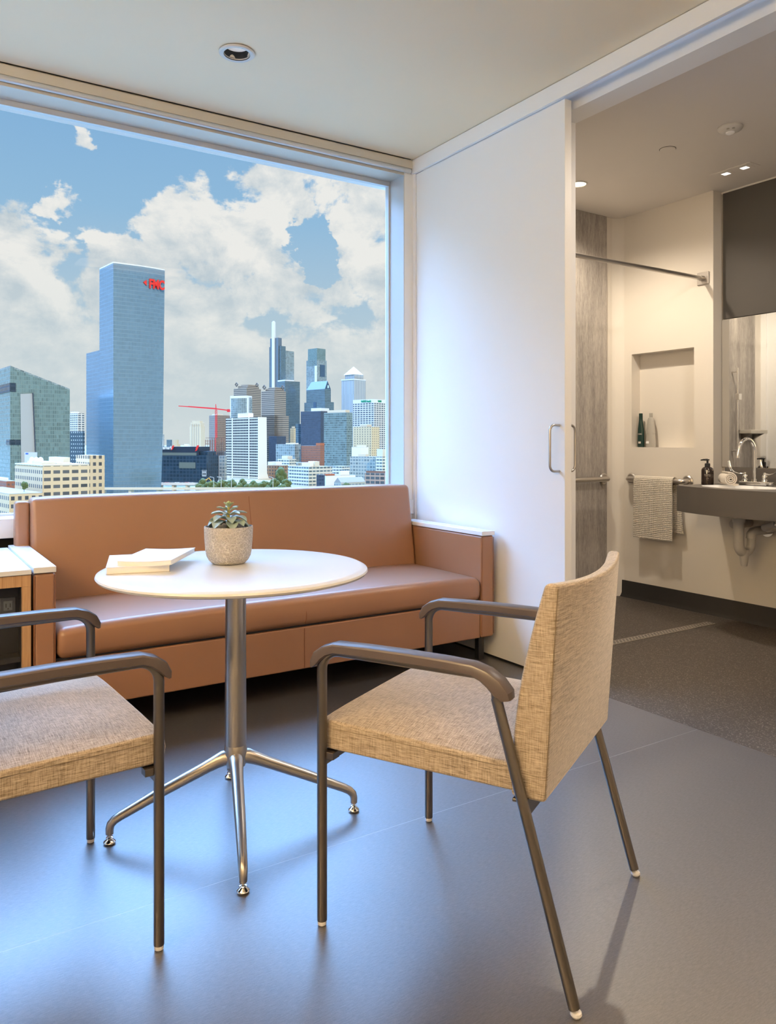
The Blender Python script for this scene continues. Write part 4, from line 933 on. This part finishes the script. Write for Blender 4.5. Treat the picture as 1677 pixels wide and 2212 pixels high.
# white slab
b = Bld('apartment_tower', 'bright white slab tower with dark window grid in front of the skyline', 488, 557, 575, 901, 950, 42)
b.box('facade', 'f_whitegrid', 0, 1, 0, .04, 0, b.h); b.box('end_wall', 'white_roof', 0, 1.0, .04, 1, 0, b.h)
MB().rings([[(.3, -.2, 0), (1.6, -.2, 0), (1.6, b.b + 5, 0), (.3, b.b + 5, 0)], [(.3, -.2, 12), (1.2, -.2, 12), (1.2, b.b + .6, 12), (.3, b.b + .6, 12)], [(.3, -.2, b.h), (1, -.2, b.h), (1, b.b, b.h), (.3, b.b, b.h)]]).build('flared_end_wall', 'white_roof', b.o, smooth=False)
b.box('penthouse', 'white_roof', .33, .66, .2, .8, b.h, b.hh(891)); b.box('podium', 'concrete', -.1, 1.1, -.4, 1.2, 0, b.hh(1034))
b.box('white_pier', 'white_roof', .20, .225, -.03, 0, 0, b.h); b.box('white_pier', 'white_roof', .72, .745, -.03, 0, 0, b.h)
# twin brown towers with diamonds
def twin(label, l, c, r, yt, d, step):
    b = Bld('office_tower', label, l, c, r, yt, d, 35)
    b.box('facade', 'f_banded', 0, 1, 0, 1, 0, b.h); b.box('setback', 'f_banded', .22, .96, .1, .9, b.h, b.hh(yt - 5)); b.box('crown', 'f_banded', .35, .9, .2, .8, b.hh(yt - 5), b.hh(yt - 8))
    for u, v in ((.22, .0), (.96, .75)):
        s_ = 4.6; x = -b.a * (1 - u); z = b.hh(yt - 8.5)
        ring2 = lambda k: [(x + k * dx, z + k * dz) for dx, dz in ((0, -1), (1, 0), (0, 1), (-1, 0))]
        MB().rings([[(a, b.b * v - 1, c_) for a, c_ in ring2(5)], [(a, b.b * v - 1, c_) for a, c_ in ring2(2.6)], [(a, b.b * v + 1, c_) for a, c_ in ring2(2.6)], [(a, b.b * v + 1, c_) for a, c_ in ring2(5)]], closed=True).build('diamond_ornament', 'diamond', b.o, smooth=False)
    if step: b.box('lower_block', 'f_banded', .0, 1.0, -.0, 1.25, 0, b.hh(897)); b.box('dark_block', 'f_slate', .75, 1.35, -.2, .6, 0, b.hh(942))
    return b
twin('left one of the twin brown banded towers with diamond ornaments', 505, 533, 564, 838, 1700, False)
twin('right one of the twin brown banded towers with diamond ornaments', 565, 593, 618, 844, 1550, True)
# tallest blue skyline tower with spire
b = Bld('skyscraper', 'blue glass skyline tower topped by a tall white spire', 582, 607, 636, 750, 2100, 40)
b.box('facade', 'f_steelblue', .0, 1, 0, .35, 0, b.hh(747)); b.box('facade', 'f_paleglass', .05, .98, .35, 1, 0, b.hh(756))
b.box('dark_core', mat('core', (.13, .17, .21), .4), .14, .84, -.06, .2, 0, b.hh(729)); b.box('spire', 'steel_white', .36, .56, -.12, -.02, 0, b.hh(694)); b.box('spire_tip', 'steel_white', .40, .52, -.10, -.04, b.hh(694), b.hh(692))
simple('office_tower', 'blue glass slab at the foot of the spired tower', 600, 616, 648, 823, 1900, 'f_steelblue', 50, [(0, 1, 0, .6, 820, 'steel_white')])
# next tower
b = Bld('skyscraper', 'pale blue obelisk-like glass tower with a square notch in the crown', 662, 685, 706, 777, 2200, 42)
b.box('facade', 'f_paleglass', 0, 1, 0, 1, 0, b.h); b.box('upper_glass', 'f_greenglass', .15, 1.0, .0, .88, b.h, b.hh(752)); b.box('upper_glass', 'f_aqua', .15, .98, -.01, .0, b.hh(789), b.h)
b.box('corner_strip', 'steel_white', .8, 1.0, -.02, 0, 0, b.hh(790)); b.box('notch', 'glass_ridge', 1.0, 1.02, .3, .8, b.hh(813), b.hh(787))
# gabled
b = Bld('skyscraper', 'dark blue gabled glass tower in front of the pale obelisk-like tower', 662, 702, 715, 840, 1850, 42)
b.box('facade', 'f_steelblue', 0, 1, 0, 1, 0, b.h)
zr = b.hh(822); MB().rings([[(-b.a, 0, b.h), (-b.a, b.b, b.h), (-b.a * .88, b.b * .5, zr)], [(0, 0, b.h), (0, b.b, b.h), (-b.a * .02, b.b * .5, zr)]]).build('gable_roof', 'glass_ridge', b.o, smooth=False)
b.box('lower_block', 'f_steelblue', -.08, 1.05, -.1, 1.35, 0, b.hh(868)); b.box('centre_window', 'glass_ridge', .42, .58, -.12, 0, 0, b.hh(868)); b.box('roof_light', 'diamond_pale', 1.0, 1.02, .4, .6, b.hh(838), b.hh(832))
# pyramid top
b = Bld('skyscraper', 'white ribbed tower with a pyramid roof', 738, 765, 790, 818, 2100, 42)
b.box('facade', 'f_stripes', 0, 1, 0, 1, 0, b.h); b.box('cornice', 'steel_white', -.02, 1.02, -.02, 1.02, b.h - 3, b.h); b.box('setback', 'f_stripes', .15, .9, .15, .9, b.h, b.hh(808))
zb, zt = b.hh(808), b.hh(790); MB().rings([[(-b.a * .9, b.b * .1, zb), (-b.a * .08, b.b * .1, zb), (-b.a * .08, b.b * .9, zb), (-b.a * .9, b.b * .9, zb)], [(-b.a * .5, b.b * .49, zt), (-b.a * .48, b.b * .49, zt), (-b.a * .48, b.b * .51, zt), (-b.a * .5, b.b * .51, zt)]]).build('pyramid_roof', 'steel_white', b.o, smooth=False)
# white bank tower
b = Bld('office_tower', 'white gridded tower with a green sign along its roofline', 763, 808, 832, 862, 1450, 40)
b.box('facade', 'f_whitegrid2', 0, 1, 0, 1, 0, b.hh(869)); b.box('sign_band', 'steel_white', 0, 1, 0, 1, b.hh(869), b.h)
text('WSFS bank', 5.2, 'sign_green', 'sign', b.o, (-b.a * .37, -.6, b.hh(868)), (R(90), 0, 0), .3, 1.05, .22); text('WSFS', 4.6, 'sign_green', 'sign', b.o, (.6, b.b * .5, b.hh(868)), (R(90), 0, R(90)), .3, .9, .22)
# mid rank
simple('office_tower', 'dark slate office block between the twin towers and the green apartments', 650, 693, 722, 888, 1400, 'f_slate', 35, [(.45, .95, .1, .7, 881, 'steel_white')])
simple('apartment_tower', 'green-grey glass apartment tower right of the dark slate block', 700, 749, 762, 891, 1200, 'f_aqua', 35, [(.1, .9, .2, .9, 885, 'stone_cream')])
simple('office_building', 'cream office block with dark slots below the green-signed tower', 763, 803, 820, 922, 1250, 'f_cream', 35, [(.4, .75, 0, .6, 917, 'stone_cream')])
simple('office_tower', 'narrow brown tower beside the window frame at the right', 833, 837, 846, 888, 1700, 'f_browngrid', 30, [(.2, .9, .2, .9, 877, 'f_slate')])
simple('office_tower', 'narrow dark blue glass block left of the slate office block', 639, 645, 651, 916, 1450, 'f_steelblue', 35)
simple('apartment_tower', 'narrow cream tower between right twin tower and slate block', 627, 635, 640, 925, 1600, 'f_cream', 35, [(.3, .8, .2, .8, 921, 'stone_cream')])
# low rank
simple('low_building', 'pale green glass low block behind the brick apartments', 596, 637, 650, 960, 1120, 'f_paleglass', 35, [(.5, .95, .1, .8, 957, 'white_roof')])
simple('brick_building', 'red-brown brick apartment block left of the green-grey tower', 651, 692, 701, 963, 1100, 'f_brick', 35, [(.78, 1, .0, 1, 957, 'brick_red')])
simple('brick_building', 'low brown brick building right of the white slab tower', 574, 604, 622, 1006, 960, 'f_brownbrick', 35, [(.1, .7, .1, .8, 998, 'white_roof')])
simple('low_building', 'white rooftop block with tanks behind the brown brick building', 600, 625, 640, 992, 1040, 'f_lowwhite', 35, [(.3, .8, .1, .8, 985, 'concrete')])
simple('office_building', 'cream four-storey office with ribbon windows in front of the brick block', 623, 667, 718, 1009, 870, 'f_lowwhite', 50, [(.55, .95, .1, .4, 1000, 'white_roof'), (.7, 1, .25, .45, 997, 'concrete')])
simple('low_building', 'white building with red brick parapet at the foot of the green tower', 700, 704, 768, 1028, 800, 'white_roof', 60, [(.1, 1, .0, .3, 1024, 'brick_red'), (.1, .9, .5, .8, 1018, 'white_roof')])
simple('low_building', 'dark painted low building beside the white one with brick parapet', 684, 700, 702, 1026, 765, 'f_slate', 30)
simple('office_building', 'grey-green gridded loft building right of the green tower', 756, 811, 826, 987, 960, 'f_lowgrey', 35, [(.3, .6, .1, .5, 981, 'stone_cream')])
simple('office_building', 'cream gridded loft building behind the red-brick grid building', 812, 826, 848, 987, 930, 'f_lowwhite', 45, [(.0, .9, .1, .6, 970, 'concrete')])
simple('brick_building', 'red brick building with white window grid at the right window edge', 788, 842, 850, 1023, 820, 'f_redgrid', 30, [(.05, .9, .05, .15, 1018, 'rust')])
simple('low_building', 'white cubic rooftops behind the grey-green loft building', 760, 780, 796, 966, 1120, 'white_roof', 35, [(.5, 1, .1, .7, 962, 'white_roof')])
b = simple('low_building', 'low shed with a pale sloping roof below the loft building', 722, 737, 790, 1043, 780, 'f_lowgrey', 50)
MB().rings([[(-b.a, 0, b.h), (0, 0, b.h), (-b.a * .5, 0, b.h + 5)], [(-b.a, b.b, b.h), (0, b.b, b.h), (-b.a * .5, b.b, b.h + 5)]]).build('pitched_roof', 'roof_grey', b.o, smooth=False)
simple('low_building', 'small grey building between dark office and white slab tower', 473, 486, 490, 985, 930, 'f_lowgrey', 30)
simple('low_building', 'long low white station building behind the tree row', 470, 560, 590, 1041, 860, 'white_roof', 20)
# road bridge, road, trees, cars, lamps
rd = thing('road_bridge', 'long road bridge with parked cars at the foot of the blue tower', 'bridge', (*XY(345, 800)[:2], ZG), -YAW)
MB().box(-2, 38, -6, 8, 6.0, 7.6).build('deck', 'road_pale', rd, smooth=False); MB().box(-2, 38, -6.4, -6, 6.0, 8.6).build('parapet', 'steel_white', rd, smooth=False)
for i in range(3): MB().box(i * 14, i * 14 + 2, -5, 6, 0, 6).build('pier', 'concrete', rd, smooth=False)
mats_c = ('car_white', 'car_red', 'car_dark', 'car_white', 'car_dark', 'car_red')
def car_mesh(m, loc, rz, label, group):
    t = thing('car', label, 'car', loc, rz, group)
    MB().box(-2.2, 2.2, -.9, .9, .35, .95).build('body', m, t, bevel=.12, seg=2); MB().box(-1.2, 1.3, -.8, .8, .95, 1.45).build('cabin', 'car_glass', t, bevel=.1, seg=2)
    for xx in (-1.4, 1.4): MB().box(xx - .33, xx + .33, -.92, .92, 0, .62).build('wheels', 'black', t, bevel=.1, seg=2)
    return t
proto = {}
labs = {'car_white': 'white car parked on the road bridge near the blue tower', 'car_red': 'red car parked on the road bridge near the blue tower', 'car_dark': 'dark car parked on the road bridge near the blue tower'}
for i in range(7):
    p = rd.location + RT * (2 + i * 5.2) + FW * (-3 + (i % 2) * 4); m = mats_c[i % 6]
    if m not in proto: proto[m] = car_mesh(m, (p.x, p.y, ZG + 7.6), -YAW, labs[m], 'cars on the road bridge')
    else:
        c = copy_tree(proto[m]); c.location = (p.x, p.y, ZG + 7.6)
ex = thing('excavator', 'tiny yellow construction machine above the tree row', 'excavator', (*XY(441, 800)[:2], ZG + 6), -YAW)
MB().box(-3, 3, -1.5, 1.5, 0, 2).build('undercarriage', 'car_dark', ex, bevel=.1, seg=2); MB().box(-2.5, 2, -1.4, 1.4, 2, 5.5).build('cab', 'car_yellow', ex, bevel=.2, seg=2)
MB().tube([(1, 0, 4), (5, 0, 7), (8, 0, 3)], .5, 6).build('arm', 'car_yellow', ex)
hw_ = thing('highway', 'pale elevated highway running along the trees before the towers', 'road', (*XY(600, 640)[:2], ZG), -YAW)
MB().box(-150, 75, -6, 6, 11.0, 12.0).build('deck', 'road_pale', hw_, smooth=False); MB().box(-150, 75, -6.3, -6, 11, 13).build('parapet', 'concrete', hw_, smooth=False)
for i in range(10): MB().box(-145 + i * 23, -143 + i * 23, -4, 4, 0, 11).build('pier', 'concrete', hw_, smooth=False)
def tree_proto(h, w):
    t = thing('tree', 'round green tree in the row in front of the white slab tower', 'tree', (0, 0, 0), 0, 'trees in front of the white slab tower')
    MB().tube([(0, 0, 0), (0, 0, h * .5)], [.35, .2], 8).build('trunk', 'bark', t)
    mb = MB(); rnd = random.Random(int(h * 10))
    for i in range(14):
        c = Vector((rnd.uniform(-w, w) * .6, rnd.uniform(-w, w) * .6, h * rnd.uniform(.4, .85)))
        bmesh.ops.create_icosphere(mb.bm, subdivisions=2, radius=w * rnd.uniform(.35, .55), matrix=Matrix.Translation(c))
    for v in mb.bm.verts: v.co += Vector((rnd.uniform(-.3, .3), rnd.uniform(-.3, .3), rnd.uniform(-.3, .3)))
    mb.build('crown', 'crown', t); return t
prs = [tree_proto(11, 4.2), tree_proto(14, 5.0), tree_proto(9, 3.6)]; used = [0, 0, 0]
for i in range(26):
    px = 428 + i * 7.6 + random.uniform(-1, 1); d = 705 + (i * 3 % 4) * 16 + random.uniform(-1, 1); k = i % 3
    o = prs[k] if not used[k] else copy_tree(prs[k]); used[k] = 1
    p = XY(px, d); o.location = (p.x, p.y, ZG + random.uniform(0, 1.5)); o.rotation_euler.z = random.uniform(0, 6)
big = copy_tree(prs[1]); p = XY(604, 790); big.location = (p.x, p.y, ZG + 1); big.scale = (1.35, 1.35, 1.7); big['label'] = 'larger dark tree in front of the brown brick building'; big['group'] = 'single trees in the city'
for px, d, s_, lb in ((748, 740, 1.0, 'green tree beside the shed at the foot of the green tower'), (52, 432, .5, 'bushy tree on the low warehouse roof at the far left'), (38, 385, .5, 'small green tree just above the sill at the far left')):
    o = copy_tree(prs[0]); p = XY(px, d); o.location = (p.x, p.y, ZG + (22.3 if d == 432 else 9 if d < 400 else 0)); o.scale = (s_,) * 3; o['label'] = lb; o['group'] = 'single trees in the city'
pl0 = None
for i, px in enumerate((462, 478, 500, 590)):
    if pl0 is None:
        o = pl0 = thing('street_lamp', 'slender grey street lamp along the highway among the trees', 'street lamp', (0, 0, 0), 0, 'street lamps along the highway')
        MB().tube([(0, 0, 0), (0, 0, 20)], .16, 8).tube([(0, 0, 20), (-2.4, 0, 20.6)], .12, 8).build('pole', 'steel_white', o); MB().box(-3.4, -2.2, -.3, .3, 20.4, 20.7).build('lamp_head', 'steel_white', o)
    else: o = copy_tree(pl0)
    p = XY(px, 655); o.location = (p.x, p.y, ZG); o.rotation_euler.z = -YAW
# hazy low rooftops on the horizon, beyond the towers
for i in range(9):
    px = 150 + i * 55 + random.uniform(-12, 12); d = random.uniform(2600, 3400); w2 = random.uniform(12, 30)
    simple('distant_building', 'tiny pale rooftop on the far horizon between the towers', px - w2 / 2, px, px + w2 / 2, random.uniform(958, 966), d, ('f_lowgrey', 'f_cream', 'f_lowwhite')[i % 3], 30, group='far rooftops on the horizon')
for i, (px, y, d, m) in enumerate(((360, 1038, 980, 'f_lowgrey'), (386, 1036, 1060, 'f_brownbrick'), (447, 1035, 1000, 'f_lowwhite'), (640, 1000, 1080, 'f_lowgrey'), (735, 1008, 1010, 'f_lowwhite'))):
    simple('low_building', ('low grey block behind the road bridge', 'low brown block behind the road bridge', 'low cream block behind the excavator', 'low grey roof behind the cream office', 'low cream podium under the green-grey tower')[i], px - 22, px + 4, px + 26, y, d, m, 35)
